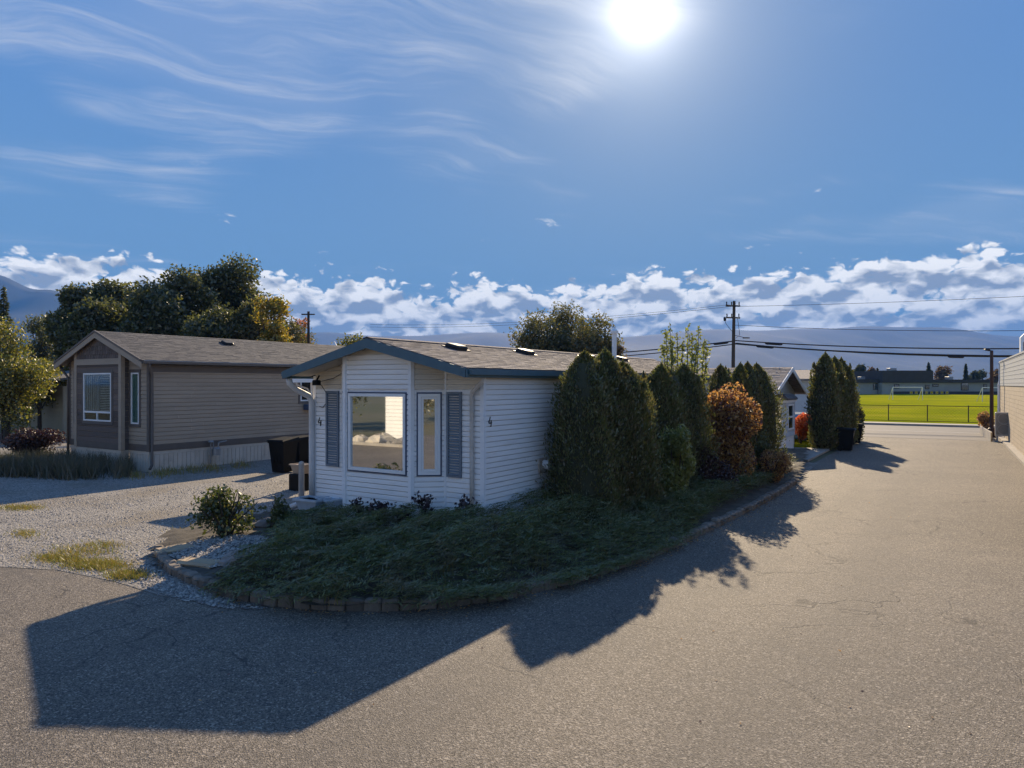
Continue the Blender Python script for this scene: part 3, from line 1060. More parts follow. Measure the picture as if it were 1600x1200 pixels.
def digit_four(parent, p, ux, n, h, mat, label=None):
    """a looped house number 4; ux: along the wall, n: outward"""
    ux, n = Vector(ux), Vector(n)
    mb = MB()

    def P(a, b):
        return Vector(p) + ux * (a * h) + Vector((0, 0, b * h)) + n * .025
    for a, b, w in ((P(.30, 1.0), P(.02, .38), .13), (P(.02, .36), P(.58, .36), .12), (P(.48, .66), P(.40, -.02), .14)):
        mb.beam(a, b, .018, w * h, up=n.cross((b - a).normalized()))
    return obj('house_number', mb, mat, parent, label=label)


# ------------------------------------------------------------------ the white mobile home
def white_home():
    h = empty('mobile_home', CR, -TH, 'white vinyl mobile home number 4 with teal fascia and bay window', 'mobile home')
    W, Lh = 4.7, 14.0
    xm = -W / 2
    z0 = .5
    ZE, ZR = 3.46, 4.09
    sl_ = (ZR - ZE) / (W / 2 + .15)

    def under(x, y=0):
        return ZE - .13 + sl_ * (W / 2 + .15 - abs(x - xm))
    pts = [(-4.7, 0), (-3.79, 0), (-3.266, -.44), (-1.434, -.44), (-.91, 0), (0, 0)]
    wall = MB()
    for a, b in zip(pts[:-1], pts[1:]):
        panel(wall, a, b, z0 - .02, under)
    panel(wall, (0, 0), (0, Lh), z0 - .02, lambda x, y: under(0))
    panel(wall, (-W, Lh), (-W, 0), z0 - .02, lambda x, y: under(0))
    panel(wall, (0, Lh), (-W, Lh), z0 - .02, under)
    wall = obj('wall', wall, M['siding_white'], h)
    zw0, zw1 = 1.315, 2.985
    # centre window on the bay front, narrow one on its right cheek
    C0, C1 = pts[2], pts[3]
    N0, N1 = pts[3], pts[4]
    big = (.085, 1.735, zw0, zw1)
    nar = (.10, .60, zw0, zw1)

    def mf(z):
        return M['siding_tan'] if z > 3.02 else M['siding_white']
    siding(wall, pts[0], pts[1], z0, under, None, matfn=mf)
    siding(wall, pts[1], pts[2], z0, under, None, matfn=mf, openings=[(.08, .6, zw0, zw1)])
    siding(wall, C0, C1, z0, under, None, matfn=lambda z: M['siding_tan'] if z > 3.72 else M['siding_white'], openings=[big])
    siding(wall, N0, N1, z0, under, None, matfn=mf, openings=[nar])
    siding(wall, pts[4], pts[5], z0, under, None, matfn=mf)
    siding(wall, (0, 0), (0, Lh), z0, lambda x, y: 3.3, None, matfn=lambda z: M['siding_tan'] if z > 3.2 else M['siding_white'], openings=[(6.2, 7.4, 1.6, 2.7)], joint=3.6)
    # corner trims
    tr = MB()
    tr.box(-.05, .034, -.034, .05, z0 - .02, 3.33)
    obj('corner_trim', tr, M['trim_white'], wall)
    tr = MB()
    tr.box(-W - .034, -W + .05, -.034, .05, z0 - .02, 3.33)
    obj('corner_trim', tr, M['trim_white'], wall)
    for (x, y, w) in ((-3.79, 0, .045), (-3.266, -.44, .07), (-1.434, -.44, .07), (-.91, 0, .045)):
        tr = MB()
        tr.lathe([(w, z0 - .02), (w, under(x) + .05)], 6, (x, y, 0))
        obj('corner_trim', tr, M['trim_white'], wall)
    # skirting below the siding
    sk = MB()
    for a, b in zip(pts[:-1], pts[1:]):
        face_box(sk, a, b, .0, (Vector(b) - Vector(a)).length, .0, z0 - .02, -.05, -.012)
    sk.box(-.03, -.005, 0.05, Lh, 0, z0 - .02)
    sk.box(-W + .005, -W + .03, 0.05, Lh, 0, z0 - .02)
    sk = obj('skirting', sk, M['trim_white'], h)
    rb = MB()
    for a, b in zip(pts[:-1], pts[1:]):
        L = (Vector(b) - Vector(a)).length
        for s in np.arange(.06, L - .03, .11):
            face_box(rb, a, b, s, s + .085, .0, z0 - .09, -.012, -.003)
        face_box(rb, a, b, .0, L, z0 - .085, z0 - .02, -.012, .012)
    obj('skirting_ribs', rb, M['trim_white'], sk, kind='stuff')

    # windows
    def window(p0, p1, o, mull=None, name='window'):
        s0, s1, a, b = o
        tb = frame_on(MB(), p0, p1, s0, s1, a, b, .028, -.0025, .040)
        w = obj(name, tb, M['window_trim_blue'], h)
        fr = frame_on(MB(), p0, p1, s0 + .03, s1 - .03, a + .03, b - .03, .062, -.0025, .052)
        obj('frame', fr, M['white_paint'], w)
        gl = face_box(MB(), p0, p1, s0 + .09, s1 - .09, a + .09, b - .09, .004, .014)
        obj('pane', gl, M['mirror_glass'], w)
        return w
    window(C0, C1, big)
    w = window(N0, N1, nar)
    sash = frame_on(MB(), N0, N1, .195, .505, zw0 + .095, zw1 - .095, .045, .0145, .040)
    obj('sash', sash, M['white_paint'], w)
    window(pts[1], pts[2], (.08, .6, zw0, zw1))

    # louvred shutters
    def shutter(p0, p1, s0, s1):
        s = obj('shutter', frame_on(MB(), p0, p1, s0, s1, zw0 - .01, zw1 + .01, .045, .028, .066), M['shutter'], h)
        mb = MB()
        z = zw0 + .04
        pp0 = Vector((p0[0], p0[1], 0))
        t = (Vector((p1[0], p1[1], 0)) - pp0).normalized()
        n = Vector((t.y, -t.x, 0))
        while z < zw1 - .06:
            a, b = pp0 + t * (s0 + .045) + Vector((0, 0, z)), pp0 + t * (s1 - .045) + Vector((0, 0, z))
            mb.add([a + n * .060, b + n * .060, b + n * .042 + Vector((0, 0, .036)), a + n * .042 + Vector((0, 0, .036)),
                    a + n * .036, b + n * .036], [(0, 1, 2, 3), (0, 4, 5, 1)])
            z += .052
        obj('slats', mb, M['shutter'], s, kind='stuff')
    shutter(pts[0], pts[1], .40, .80)
    shutter(pts[4], pts[5], .06, .42)

    # roof
    x0, x1, y0, y1 = -W - .15, .15, -.75, Lh + .4
    rf = MB()
    gable_roof(rf, x0, x1, y0, y1, ZE - .014, ZR - .014, .10)
    roof = obj('roof', rf, M['shingle_mass'], h)
    # shingles on the slope that faces the lane: nearest 300 single, the rest joined
    slope_len = math.hypot(x1 - xm, ZR - ZE)
    ca, sa = (x1 - xm) / slope_len, (ZR - ZE) / slope_len
    nrow = 19
    ex = slope_len / nrow
    sw = .30
    tabs = []
    for r in range(nrow):
        off = (r % 2) * .5 * sw + random.uniform(-.04, .04)
        k = 0
        y = y0 - off
        while y < y1:
            a, b = max(y, y0 - .02), min(y + sw, y1 + .02)
            if b - a > .05:
                tabs.append((r, a, b))
            y += sw
    CAM = Vector((0, 0, H))

    def mid(tb):
        d = (tb[0] + .5) * ex
        return loc2w(xm + d * ca, (tb[1] + tb[2]) / 2, ZR - d * sa)
    tabs.sort(key=lambda tb: (mid(tb) - CAM).length)
    full = {}

    def tab_mesh(w):
        mb = MB()
        l = ex * 1.06
        # local: x down the slope, y along the eave
        g_ = .004
        mb.add([(0, g_, 0), (l, g_, .002), (l, w - g_, .002), (0, w - g_, 0), (0, g_, .004), (l, g_, .016), (l, w - g_, .016), (0, w - g_, .004)], MB.BOXF)
        return mb
    shared = []
    for j in range(3):
        mb = tab_mesh(sw)
        mb.v = [(x + (random.uniform(-.012, .012) if x > .1 else 0), y, z + (random.uniform(-.003, .003) if z > .01 else 0)) for x, y, z in mb.v]
        me = mb.mesh('shingle')
        me.materials.append(M['shingle'])
        shared.append(me)
    rest = MB()
    ang = math.atan2(sa, ca)
    for i, (r, a, b) in enumerate(tabs):
        d = r * ex
        px_, pz_ = xm + d * ca, ZR - d * sa - .012
        if i < 300:
            if b - a > sw - .01:
                o = obj('shingle', random.choice(shared), None, roof)
            else:
                o = obj('shingle', tab_mesh(b - a), M['shingle'], roof)
            o.location = (px_, a, pz_)
            o.rotation_euler = (0, ang, 0)
        else:
            mb = tab_mesh(b - a)
            jj = random.uniform(-.012, .012)
            k = random.uniform(-.004, .004)
            vs = []
            for (x, y, z) in mb.v:
                if x > .1:
                    x += jj
                    z += k
                vs.append((px_ + x * ca + z * sa, a + y, pz_ - x * sa + z * ca))
            rest.add(vs, mb.f)
    obj('shingle_courses', rest, M['shingle_mass'], roof, kind='stuff')
    rc = MB()
    for y in np.arange(y0, y1, .26):
        for sg in (-1, 1):
            rc.extr([(xm, y, ZR + .022), (xm + sg * .14, y, ZR + .022 - .14 * sl_), (xm + sg * .14, y, ZR + .008 - .14 * sl_), (xm, y, ZR + .008)], (0, .245, 0))
    obj('ridge_cap', rc, M['shingle_mass'], roof)
    # fascia boards, soffit, gutter
    for sg in (-1, 1):
        xe = x0 if sg < 0 else x1
        mb = MB()
        mb.extr([(xm, y0 - .002, ZR - .02), (xe, y0 - .002, ZE - .02), (xe, y0 - .002, ZE - .19), (xm, y0 - .002, ZR - .215)], (0, -.035, 0))
        obj('rake_board', mb, M['teal'], roof)
        mb = MB()
        xa, xb = (xe - .012, xe - .045) if sg < 0 else (xe + .012, xe + .045)
        mb.box(min(xa, xb), max(xa, xb), y0 - .03, y1, ZE - .19, ZE - .03)
        obj('eave_board', mb, M['teal'], roof)
        g_ = MB()
        xg = xe + sg * .05
        g_.box(min(xg, xg + sg * .07), max(xg, xg + sg * .07), y0 + .01, y1, ZE - .14, ZE - .045)
        obj('gutter', g_, M['teal'], roof)
    so = MB()
    for sg in (-1, 1):
        xe = x0 if sg < 0 else x1
        so.extr([(xm, y0 + .002, ZR - .125), (xe, y0 + .002, ZE - .125), (xe, y0 + .002, ZE - .135), (xm, y0 + .002, ZR - .135)], (0, .745, 0))
        so.box(min(xe, xe - sg * .15), max(xe, xe - sg * .15), .0, y1, ZE - .17, ZE - .16)
    obj('soffit', so, M['soffit'], roof)
    for y in (1.4, 4.3, 7.8, 10.2):
        x = xm + .62
        roof_vent(roof, x, y, ZR - .62 * sl_ + .01, sl_)
    # flue and vent pipe
    p = MB()
    p.tube([(xm + .9, 9.1, 3.8), (xm + .9, 9.1, 4.75)], .075, 10)
    p.lathe([(.12, 4.72), (.13, 4.80), (.03, 4.9)], 10, (xm + .9, 9.1, 0))
    obj('flue_pipe', p, M['white_paint'], roof)
    # downspouts
    d = MB()
    d.tube([(-4.86, -.62, 3.27), (-4.86, -.60, 3.16), (-4.83, -.45, 3.02), (-4.76, -.15, 2.88), (-4.73, -.08, 2.74), (-4.73, -.08, 1.4), (-4.73, -.08, .55)], .07, 10)
    d.tube([(-4.73, -.08, .57), (-4.80, -.12, .50), (-5.05, -.42, .36)], .065, 10)
    obj('downspout', d, M['pipe_white'], h, smooth=True)
    d = MB()
    d.tube([(.10, -.15, 3.29), (.06, -.16, 3.18), (-.19, -.10, 2.98), (-.22, -.075, 2.90), (-.22, -.075, 1.6), (-.22, -.075, .55)], .042, 10)
    obj('downspout', d, M['pipe_tan'], h, smooth=True, label='narrow tan downspout beside the right shutter')
    # dryer hood with its rust
    v = MB()
    v.box(.022, .06, 2.02, 2.34, 1.22, 1.54)
    v = obj('wall_vent', v, M['rust_stain'], h)
    m2 = MB()
    m2.tube([(.05, 2.22, 1.40), (.20, 2.22, 1.38)], .10, 12)
    m2.lathe([(.115, 0), (.115, .03)], 12, (0, 0, 0))
    m2.v[-24:] = [(z_ + .19, 2.22 + y_, 1.38 + x_) for x_, y_, z_ in m2.v[-24:]]
    obj('hood', m2, M['trim_white'], v)
    digit_four(h, (.0, .14, 2.32), (0, 1, 0), (1, 0, 0), .19, M['black_plastic'], 'black number 4 on the side wall')
    digit_four(h, (-4.58, 0, 2.20), (1, 0, 0), (0, -1, 0), .19, M['black_plastic'], 'black number 4 on the front by the downspout')
    # sensor lamp under the gable with its wire
    s = MB()
    s.cbox(-4.42, -4.28, -.36, -.2, 3.12, 3.24, .02)
    s.tube([(-4.35, -.3, 3.2), (-4.35, -.2, 3.34)], .02, 6)
    lam = obj('security_lamp', s, M['black_plastic'], h)
    wr = MB()
    wr.tube([(-4.30, -.2, 3.14), (-4.28, -.06, 2.95), (-4.30, -.05, 2.72), (-4.40, -.05, 2.62), (-4.52, -.05, 2.64)], .008, 5)
    wr.tube([(-4.28, -.25, 3.2), (-4.05, -.05, 3.28), (-3.83, -.04, 3.38)], .007, 5)
    obj('lamp_wire', wr, M['wire'], lam)
    return h


white_home()


def carport():
    # white cover on posts beside the far side of the white home
    root = empty('carport', loc2w(-10.3, 3.9), -TH, 'white flat carport cover on a slim post behind the left downspout', 'carport')
    rf = MB()
    rf.box(0, 5.4, 0, 5.5, 3.235, 3.37)
    rf = obj('roof', rf, M['white_paint'], root)
    fa = MB()
    fa.box(-.03, 5.4, -.03, -.002, 3.20, 3.40)
    obj('fascia', fa, M['white_paint'], rf)
    for (x, y) in ((.55, .45), (.5, 5.0)):
        p = MB()
        p.box(x - .045, x + .045, y - .045, y + .045, 0, 3.23)
        obj('post', p, M['trim_white'], root)
    d = MB()
    d.tube([(.25, .06, 3.2), (.25, .08, 3.12), (.42, .35, 3.0), (.48, .39, 2.9)], .03, 8)
    obj('downspout', d, M['pipe_white'], root, smooth=True)


carport()


# ------------------------------------------------------------------ the brown home
def brown_home():
    O = at(233, 600, 25.3)
    O.z = 0
    h = empty('mobile_home', O, -TH, 'dark taupe mobile home with brown gable and beige skirting', 'mobile home')
    W, Lh = 5.6, 17.5
    xm = -W / 2
    z0 = .98
    ZE, ZR = 4.0, 5.14
    sl_ = (ZR - ZE) / (W / 2 + .3)
    x0, x1, y0, y1 = -W - .3, .3, -.44, Lh + .4

    def under(x, y=0):
        return ZE - .14 + sl_ * (W / 2 + .3 - abs(x - xm))
    # plan of the front: flat, box bay in the middle, flat
    pts = [(-W, 0), (-4.5, 0), (-4.5, -.3), (-1.31, -.3), (-1.31, 0), (0, 0)]
    wl = MB()
    for a, b in zip(pts[:-1], pts[1:]):
        panel(wl, a, b, z0 - .25, under)
    panel(wl, (0, 0), (0, Lh), z0 - .25, lambda x, y: under(0))
    panel(wl, (-W, Lh), (-W, 0), z0 - .25, lambda x, y: under(0))
    panel(wl, (0, Lh), (-W, Lh), z0 - .25, under)
    wall = obj('wall', wl, M['taupe'], h)
    cz = .15
    B0, B1 = pts[2], pts[3]
    bl = B1[0] - B0[0]
    bw = (.62, 2.60, 1.76, 3.56)
    rw = (.20, .72, 1.70, 3.56)
    lw = (.45, .95, 1.70, 3.56)
    siding(wall, pts[0], pts[1], z0, under, M['taupe'], cz, [lw])
    siding(wall, pts[4], pts[5], z0, under, M['taupe'], cz, [rw])
    siding(wall, (0, 0), (0, Lh), z0, lambda x, y: ZE - .2, M['taupe'], cz, [(6.7, 8.1, 2.35, 3.35)], joint=3.6)
    siding(wall, B0, B1, z0, lambda x, y: 3.9, M['shake'], .2, [bw], name='siding_board')
    siding(wall, pts[1], pts[2], z0, under, M['taupe_dark'], .2, name='siding_board')
    siding(wall, pts[3], pts[4], z0, under, M['taupe_dark'], .2, name='siding_board')
    # shakes in the gable
    z = 4.10
    k = 0
    while z < under(xm) - .05:
        x = B0[0] + .06 - (k % 2) * .07
        while x < B1[0] - .05:
            w = random.choice((.13, .16, .2))
            xa, xb = max(x, B0[0] + .05), min(x + w - .012, B1[0] - .05)
            if xb - xa > .03 and min(under(xa), under(xb)) > z + .02:
                mb = MB()
                zt = z + .165
                mb.add([(xa, -.3, z), (xb, -.3, z), (xb, -.335, z), (xa, -.335, z), (xa, -.3, zt), (xb, -.3, zt), (xb, -.312, zt), (xa, -.312, zt)], [(0, 1, 2, 3), (4, 7, 6, 5), (3, 2, 6, 7), (0, 3, 7, 4), (1, 5, 6, 2)])
                obj('shake', mb, M['shake'], wall)
            x += w
        z += .16
        k += 1
    tr = MB()
    face_box(tr, B0, B1, -.02, bl + .02, 3.87, 4.09, .0, .05)
    obj('trim_band', tr, M['taupe'], wall)
    for x, y in ((B0[0], -.3), (B1[0], -.3)):
        mb = MB()
        mb.box(x - .09, x + .09, y - .045, y + .10, z0 - .25, under(x) + .03)
        obj('corner_board', mb, M['taupe'], wall)
    for x in (0, -W):
        mb = MB()
        mb.box(x - .1 if x == 0 else x - .035, x + .035 if x == 0 else x + .1, -.035, .10, z0 - .25, under(x))
        obj('corner_board', mb, M['taupe_dark'], wall)
    bb = MB()
    for a, b in zip(pts[:-1], pts[1:]):
        face_box(bb, a, b, -.03, (Vector(b) - Vector(a)).length + .03, z0 - .24, z0 - .002, -.001, .03)
    bb.box(.001, .03, .1, Lh, z0 - .24, z0 - .002)
    obj('base_board', bb, M['taupe_dark'], wall)
    fz = MB()
    fz.box(.0005, .035, .1, Lh, ZE - .42, ZE - .2)
    obj('frieze_board', fz, M['taupe_dark'], wall)

    def window(p0, p1, o, kind):
        s0, s1, a, b = o
        w = obj('window', frame_on(MB(), p0, p1, s0 - .11, s1 + .11, a - .11, b + .11, .11, .0, .045), M['taupe_dark'], h)
        obj('frame', frame_on(MB(), p0, p1, s0, s1, a, b, .055, -.002, .05), M['white_paint'], w)
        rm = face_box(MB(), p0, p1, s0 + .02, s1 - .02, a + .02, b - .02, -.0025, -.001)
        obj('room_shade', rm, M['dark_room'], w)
        if kind == 'big':
            m = MB()
            zc = a + .34
            face_box(m, p0, p1, s0 + .055, s1 - .055, zc - .035, zc + .035, -.002, .048)
            sm = (s0 + s1) / 2
            face_box(m, p0, p1, sm - .03, sm + .03, a + .055, zc - .035, -.002, .048)
            obj('mullion', m, M['white_paint'], w)
            c = MB()
            for i in range(8):
                s = s0 + .07 + i * .135
                face_box(c, p0, p1, s, s + .09, zc + .05, b - .06, .001, .006 + .004 * (i % 2))
            obj('curtain', c, M['curtain'], w)
            bl_ = MB()
            z = zc + .06
            while z < b - .07:
                face_box(bl_, p0, p1, s0 + 1.16, s1 - .07, z, z + .03, .002, .010)
                z += .062
            obj('blind', bl_, M['blind'], w)
        elif kind == 'side':
            c = face_box(MB(), p0, p1, s0 + .06, s1 - .06, a + .06, b - .06, .0, .004)
            obj('curtain', c, M['green_curtain'], w)
            c = MB()
            face_box(c, p0, p1, s0 + .34, s1 - .06, a + .5, a + .62, .005, .008)
            face_box(c, p0, p1, s0 + .34, s1 - .06, a + .85, a + .92, .005, .008)
            obj('blind', c, M['blind'], w)
        else:
            m = MB()
            sm = s0 + (s1 - s0) * .58
            face_box(m, p0, p1, sm - .04, sm + .04, a + .055, b - .055, -.002, .05)
            obj('mullion', m, M['white_paint'], w)
        gl = face_box(MB(), p0, p1, s0 + .05, s1 - .05, a + .05, b - .05, .018, .024)
        obj('pane', gl, M['clear_glass'], w)
    window(B0, B1, bw, 'big')
    window(pts[4], pts[5], rw, 'side')
    window(pts[0], pts[1], lw, 'side')
    window((0, 0), (0, Lh), (6.75, 8.05, 2.4, 3.3), 'slider')
    # flower box under the side window
    fb = MB()
    fb.cbox(.04, .34, 6.9, 8.3, 2.02, 2.26, .02)
    obj('window_box', fb, M['window_trim_blue'], h)
    # skirting with upright panels
    sk = MB()
    for a, b in zip(pts[:-1], pts[1:]):
        face_box(sk, a, b, 0, (Vector(b) - Vector(a)).length, 0, z0 - .25, -.06, -.02)
    sk.box(-.06, -.02, .06, Lh, 0, z0 - .25)
    sk = obj('skirting', sk, M['skirt_beige'], h)
    rail = MB()
    for a, b in zip(pts[:-1], pts[1:]):
        face_box(rail, a, b, -.0, (Vector(b) - Vector(a)).length, z0 - .36, z0 - .245, -.02, .008)
    rail.box(-.0195, .008, .05, Lh, z0 - .36, z0 - .245)
    obj('rail', rail, M['skirt_beige'], sk)

    def upright(a, b, L):
        s = .04
        while s < L - .1:
            mb = face_box(MB(), a, b, s, s + .155, 0.0, z0 - .365, -.0195, -.002)
            obj('skirt_panel', mb, M['skirt_beige'], sk)
            s += .175
    upright((0, 0), (0, Lh), 9.0)
    upright(pts[4], pts[5], 1.31)
    upright(B0, B1, bl)
    # roof
    rf = MB()
    gable_roof(rf, x0, x1, y0, y1, ZE - .012, ZR - .012, .11)
    roof = obj('roof', rf, M['shingle_grey'], h)
    slope_len = math.hypot(x1 - xm, ZR - ZE)
    ca, sa = (x1 - xm) / slope_len, (ZR - ZE) / slope_len
    nrow = 26
    ex = slope_len / nrow
    mb = MB()
    for r in range(nrow):
        y = y0 - random.uniform(0, .3)
        while y < y1:
            w = random.choice((.22, .3, .36))
            a, b = max(y, y0 - .02), min(y + w, y1)
            d0, d1 = r * ex, (r + 1.05) * ex + random.uniform(-.012, .012)
            if b - a > .03:
                zt = random.uniform(.008, .02)
                q = [(xm + d * ca, yy, ZR - d * sa - .012 + hh) for d, hh in ((d0, .003), (d1, zt)) for yy in (a, b - .006)]
                e = [(xm + d1 * ca, yy, ZR - d1 * sa - .012) for yy in (a, b - .006)]
                mb.add([q[0], q[1], q[3], q[2], e[0], e[1]], [(0, 3, 2, 1), (3, 4, 5, 2)])
            y += w
    obj('shingle_courses', mb, M['shingle_grey'], roof, kind='stuff')
    for sg in (-1, 1):
        xe = x0 if sg < 0 else x1
        b1 = MB()
        b1.extr([(xm, y0 - .002, ZR - .07), (xe, y0 - .002, ZE - .07), (xe, y0 - .002, ZE - .27), (xm, y0 - .002, ZR - .27)], (0, -.04, 0))
        obj('rake_board', b1, M['taupe'], roof)
        b2 = MB()
        b2.extr([(xm, y0 - .002, ZR + .015), (xe, y0 - .002, ZE + .015), (xe, y0 - .002, ZE - .065), (xm, y0 - .002, ZR - .065)], (0, -.06, 0))
        obj('drip_edge', b2, M['taupe_dark'], roof)
        g_ = MB()
        xg = xe + sg * .01
        g_.box(min(xg, xg + sg * .11), max(xg, xg + sg * .11), y0 + .01, y1, ZE - .13, ZE - .025)
        obj('gutter', g_, M['taupe_dark'], roof)
    g_ = MB()
    g_.box(x1 + .122, x1 + .128, y0 + .01, y1, ZE - .045, ZE - .02)
    obj('gutter_lip', g_, M['galv'], roof)
    so = MB()
    for sg in (-1, 1):
        xe = x0 if sg < 0 else x1
        so.extr([(xm, y0 + .002, ZR - .128), (xe, y0 + .002, ZE - .128), (xe, y0 + .002, ZE - .14), (xm, y0 + .002, ZR - .14)], (0, .435, 0))
        so.box(min(xe, xe - sg * .3), max(xe, xe - sg * .3), 0, y1, ZE - .19, ZE - .18)
    obj('soffit', so, M['taupe_dark'], roof)
    for y in (4.6, 12.4, 13.4):
        x = xm + .75
        roof_vent(roof, x, y, ZR - .75 * sl_ + .01, sl_)
    # downspouts
    d = MB()
    d.tube([(.36, -.2, ZE - .12), (.33, -.18, ZE - .25), (.09, .05, ZE - .5), (.08, .06, ZE - .65), (.08, .06, .25), (.12, -.05, .12)], .05, 8)
    obj('downspout', d, M['taupe_dark'], h, smooth=True)
    d = MB()
    d.tube([(-W - .36, -.2, ZE - .12), (-W - .3, -.2, ZE - .25), (-W - .07, -.05, ZE - .6), (-W - .06, -.06, .25)], .05, 8)
    obj('downspout', d, M['taupe_dark'], h, smooth=True)
    # gas meter on the skirting
    mt = MB()
    mt.cbox(.16, .36, 2.35, 2.65, .42, .72, .05)
    mt.tube([(.2, 2.42, .7), (.2, 2.42, .92), (.2, 2.3, .97), (.05, 2.3, .97)], .025, 8)
    mt.tube([(.26, 2.58, .7), (.26, 2.6, .9), (.2, 2.95, .93), (.02, 3.1, .93)], .03, 8)
    mt.lathe([(.09, -.04), (.11, 0), (.09, .04)], 10, (.22, 2.3, .95))
    mt.tube([(.2, 2.3, .95), (.2, 2.3, .1)], .02, 8)
    mt = obj('gas_meter', mt, M['grey_metal'], h)
    pp = MB()
    pp.tube([(.25, 2.2, 0), (.25, 2.2, .45)], .022, 6)
    obj('riser_pipe', pp, M['pot_tan'], mt)


brown_home()


# ------------------------------------------------------------------ bins, planters, posts by the white home
def wheelie_bin(p, rz, label, s=1.0, group=None):
    r = empty('garbage_bin', p, rz, label, 'garbage bin', group)
    b = MB()
    lo = [(-.22 * s, -.26 * s), (.22 * s, -.26 * s), (.22 * s, .24 * s), (-.22 * s, .24 * s)]
    hi = [(-.29 * s, -.36 * s), (.29 * s, -.36 * s), (.29 * s, .34 * s), (-.29 * s, .34 * s)]
    z = 1.0 * s
    b.add([(x, y, .04) for x, y in lo] + [(x, y, z) for x, y in hi], MB.BOXF)
    b.box(-.31 * s, .31 * s, -.38 * s, .36 * s, z - .06 * s, z)
    for x in (-.12, 0, .12):
        b.box((x - .012) * s, (x + .012) * s, -.325 * s, -.30 * s, .3 * s, .75 * s)
    obj('body', b, M['black_plastic'], r)
    l = MB()
    l.add([(-.32 * s, -.42 * s, z + .003), (.32 * s, -.42 * s, z + .003), (.32 * s, .40 * s, z + .003), (-.32 * s, .40 * s, z + .003),
           (-.29 * s, -.38 * s, z + .05 * s), (.29 * s, -.38 * s, z + .05 * s), (.29 * s, .38 * s, z + .10 * s), (-.29 * s, .38 * s, z + .10 * s)], MB.BOXF)
    obj('lid', l, M['black_plastic'], r)
    hd = MB()
    hd.tube([(-.26 * s, .46 * s, z - .02), (.26 * s, .46 * s, z - .02)], .02 * s, 8)
    for x in (-.24, .24):
        hd.beam((x * s, .34 * s, z - .03), (x * s, .47 * s, z - .02), .03 * s, .05 * s)
    obj('handle', hd, M['black_plastic'], r)
    for x in (-.27, .27):
        w = MB()
        w.lathe([(.05, -.03), (.13, -.03), (.13, .03), (.05, .03)], 14)
        w.v = [(z_ + x * s, y_ * s + .24 * s, x_ * s + .13 * s) for x_, y_, z_ in w.v]
        obj('wheel', w, M['black_plastic'], r)


p = gp(443, 738)
wheelie_bin(p, R(-22), 'tall black garbage bin with closed lid standing by the beige skirting', 1.13)
p = gp(470, 728)
wheelie_bin(p, R(-30), 'second black bin half hidden behind the white carport post', 1.05)
p = gp(1322, 704)
wheelie_bin(p, R(60), 'nearer black garbage bin at the foot of the far cedars on the lane', 1.0, 'bins by the far cedars')
p = gp(1335, 693)
wheelie_bin(p, R(70), 'farther black garbage bin beside the round dark shrub on the lane', 1.0, 'bins by the far cedars')


def pots():
    p = gp(468, 766)
    c = MB()
    c.cbox(-.26, .26, -.2, .2, 0, .5, .03)
    obj('storage_tote', c, M['black_plastic'], loc=p, rot=(0, 0, R(-33)), label='black plastic tub under the tan planter by the carport', cat='tub')
    r = MB()
    r.add([(-.2, -.13, 0), (.2, -.13, 0), (.2, .13, 0), (-.2, .13, 0), (-.27, -.18, .25), (.27, -.18, .25), (.27, .18, .25), (-.27, .18, .25)], MB.BOXF)
    t = obj('planter', r, M['pot_tan'], loc=p + Vector((0.05, 0, .505)), rot=(0, 0, R(-33)), label='tan rectangular planter standing on a black tub', cat='planter')
    rim = MB()
    frame = [(-.30, .30, -.21, -.17), (-.30, .30, .17, .21), (-.30, -.26, -.17, .17), (.26, .30, -.17, .17)]
    for a in frame:
        rim.box(*a, .24, .275)
    obj('rim', rim, M['pot_tan'], t)
    so = MB()
    so.box(-.262, .262, -.172, .172, .235, .245)
    obj('soil', so, M['soil'], t)
    # grey bollard pipe
    q = gp(471, 792)
    b = MB()
    b.lathe([(.075, 0), (.075, 1.10), (.06, 1.15), (.02, 1.17)], 14)
    obj('bollard', b, M['galv'], loc=q, smooth=False, label='grey steel pipe bollard beside the left downspout', cat='bollard')
    # pale blue planter at the corner
    q = loc2w(-4.30, -.45)
    z = .33
    r = MB()
    r.add([(-.22, -.15, 0), (.22, -.15, 0), (.22, .15, 0), (-.22, .15, 0), (-.30, -.21, .27), (.30, -.21, .27), (.30, .21, .27), (-.30, .21, .27)], MB.BOXF)
    t = obj('planter', r, M['pot_blue'], loc=(q.x, q.y, z), rot=(0, 0, R(-28)), label='pale blue plastic planter trough under the left downspout', cat='planter')
    rim = MB()
    for a in ((-.34, .34, -.25, -.2), (-.34, .34, .2, .25), (-.34, -.29, -.2, .2), (.29, .34, -.2, .2)):
        rim.box(*a, .26, .31)
    obj('rim', rim, M['pot_blue'], t)
    so = MB()
    so.box(-.29, .29, -.2, .2, .255, .27)
    obj('soil', so, M['soil'], t)
    q2 = loc2w(-4.0, -.2)
    s = MB()
    s.add([(-.2, -.14, 0), (.2, -.14, 0), (.2, .14, 0), (-.2, .14, 0), (-.26, -.2, .3), (.26, -.2, .3), (.26, .2, .3), (-.26, .2, .3)], MB.BOXF)
    t2 = obj('tub', s, M['pot_blue'], loc=(q2.x, q2.y, .3), rot=(0, 0, R(-50)), label='blue tub leaning between the planter trough and the wall', cat='tub')
    rim = MB()
    for a in ((-.29, .29, -.23, -.19), (-.29, .29, .19, .23), (-.29, -.25, -.19, .19), (.25, .29, -.19, .19)):
        rim.box(*a, .29, .33)
    obj('rim', rim, M['pot_blue'], t2)
    # thin dark stake among the leafy shrub
    k = MB()
    q = gp(373, 812, .25)
    k.tube([(0, 0, 0), (0, 0, .62)], .014, 6)
    obj('garden_stake', k, M['dark_metal'], loc=(q.x, q.y, .2), label='thin dark stake beside the leafy shrub at the drive', cat='stake')


pots()


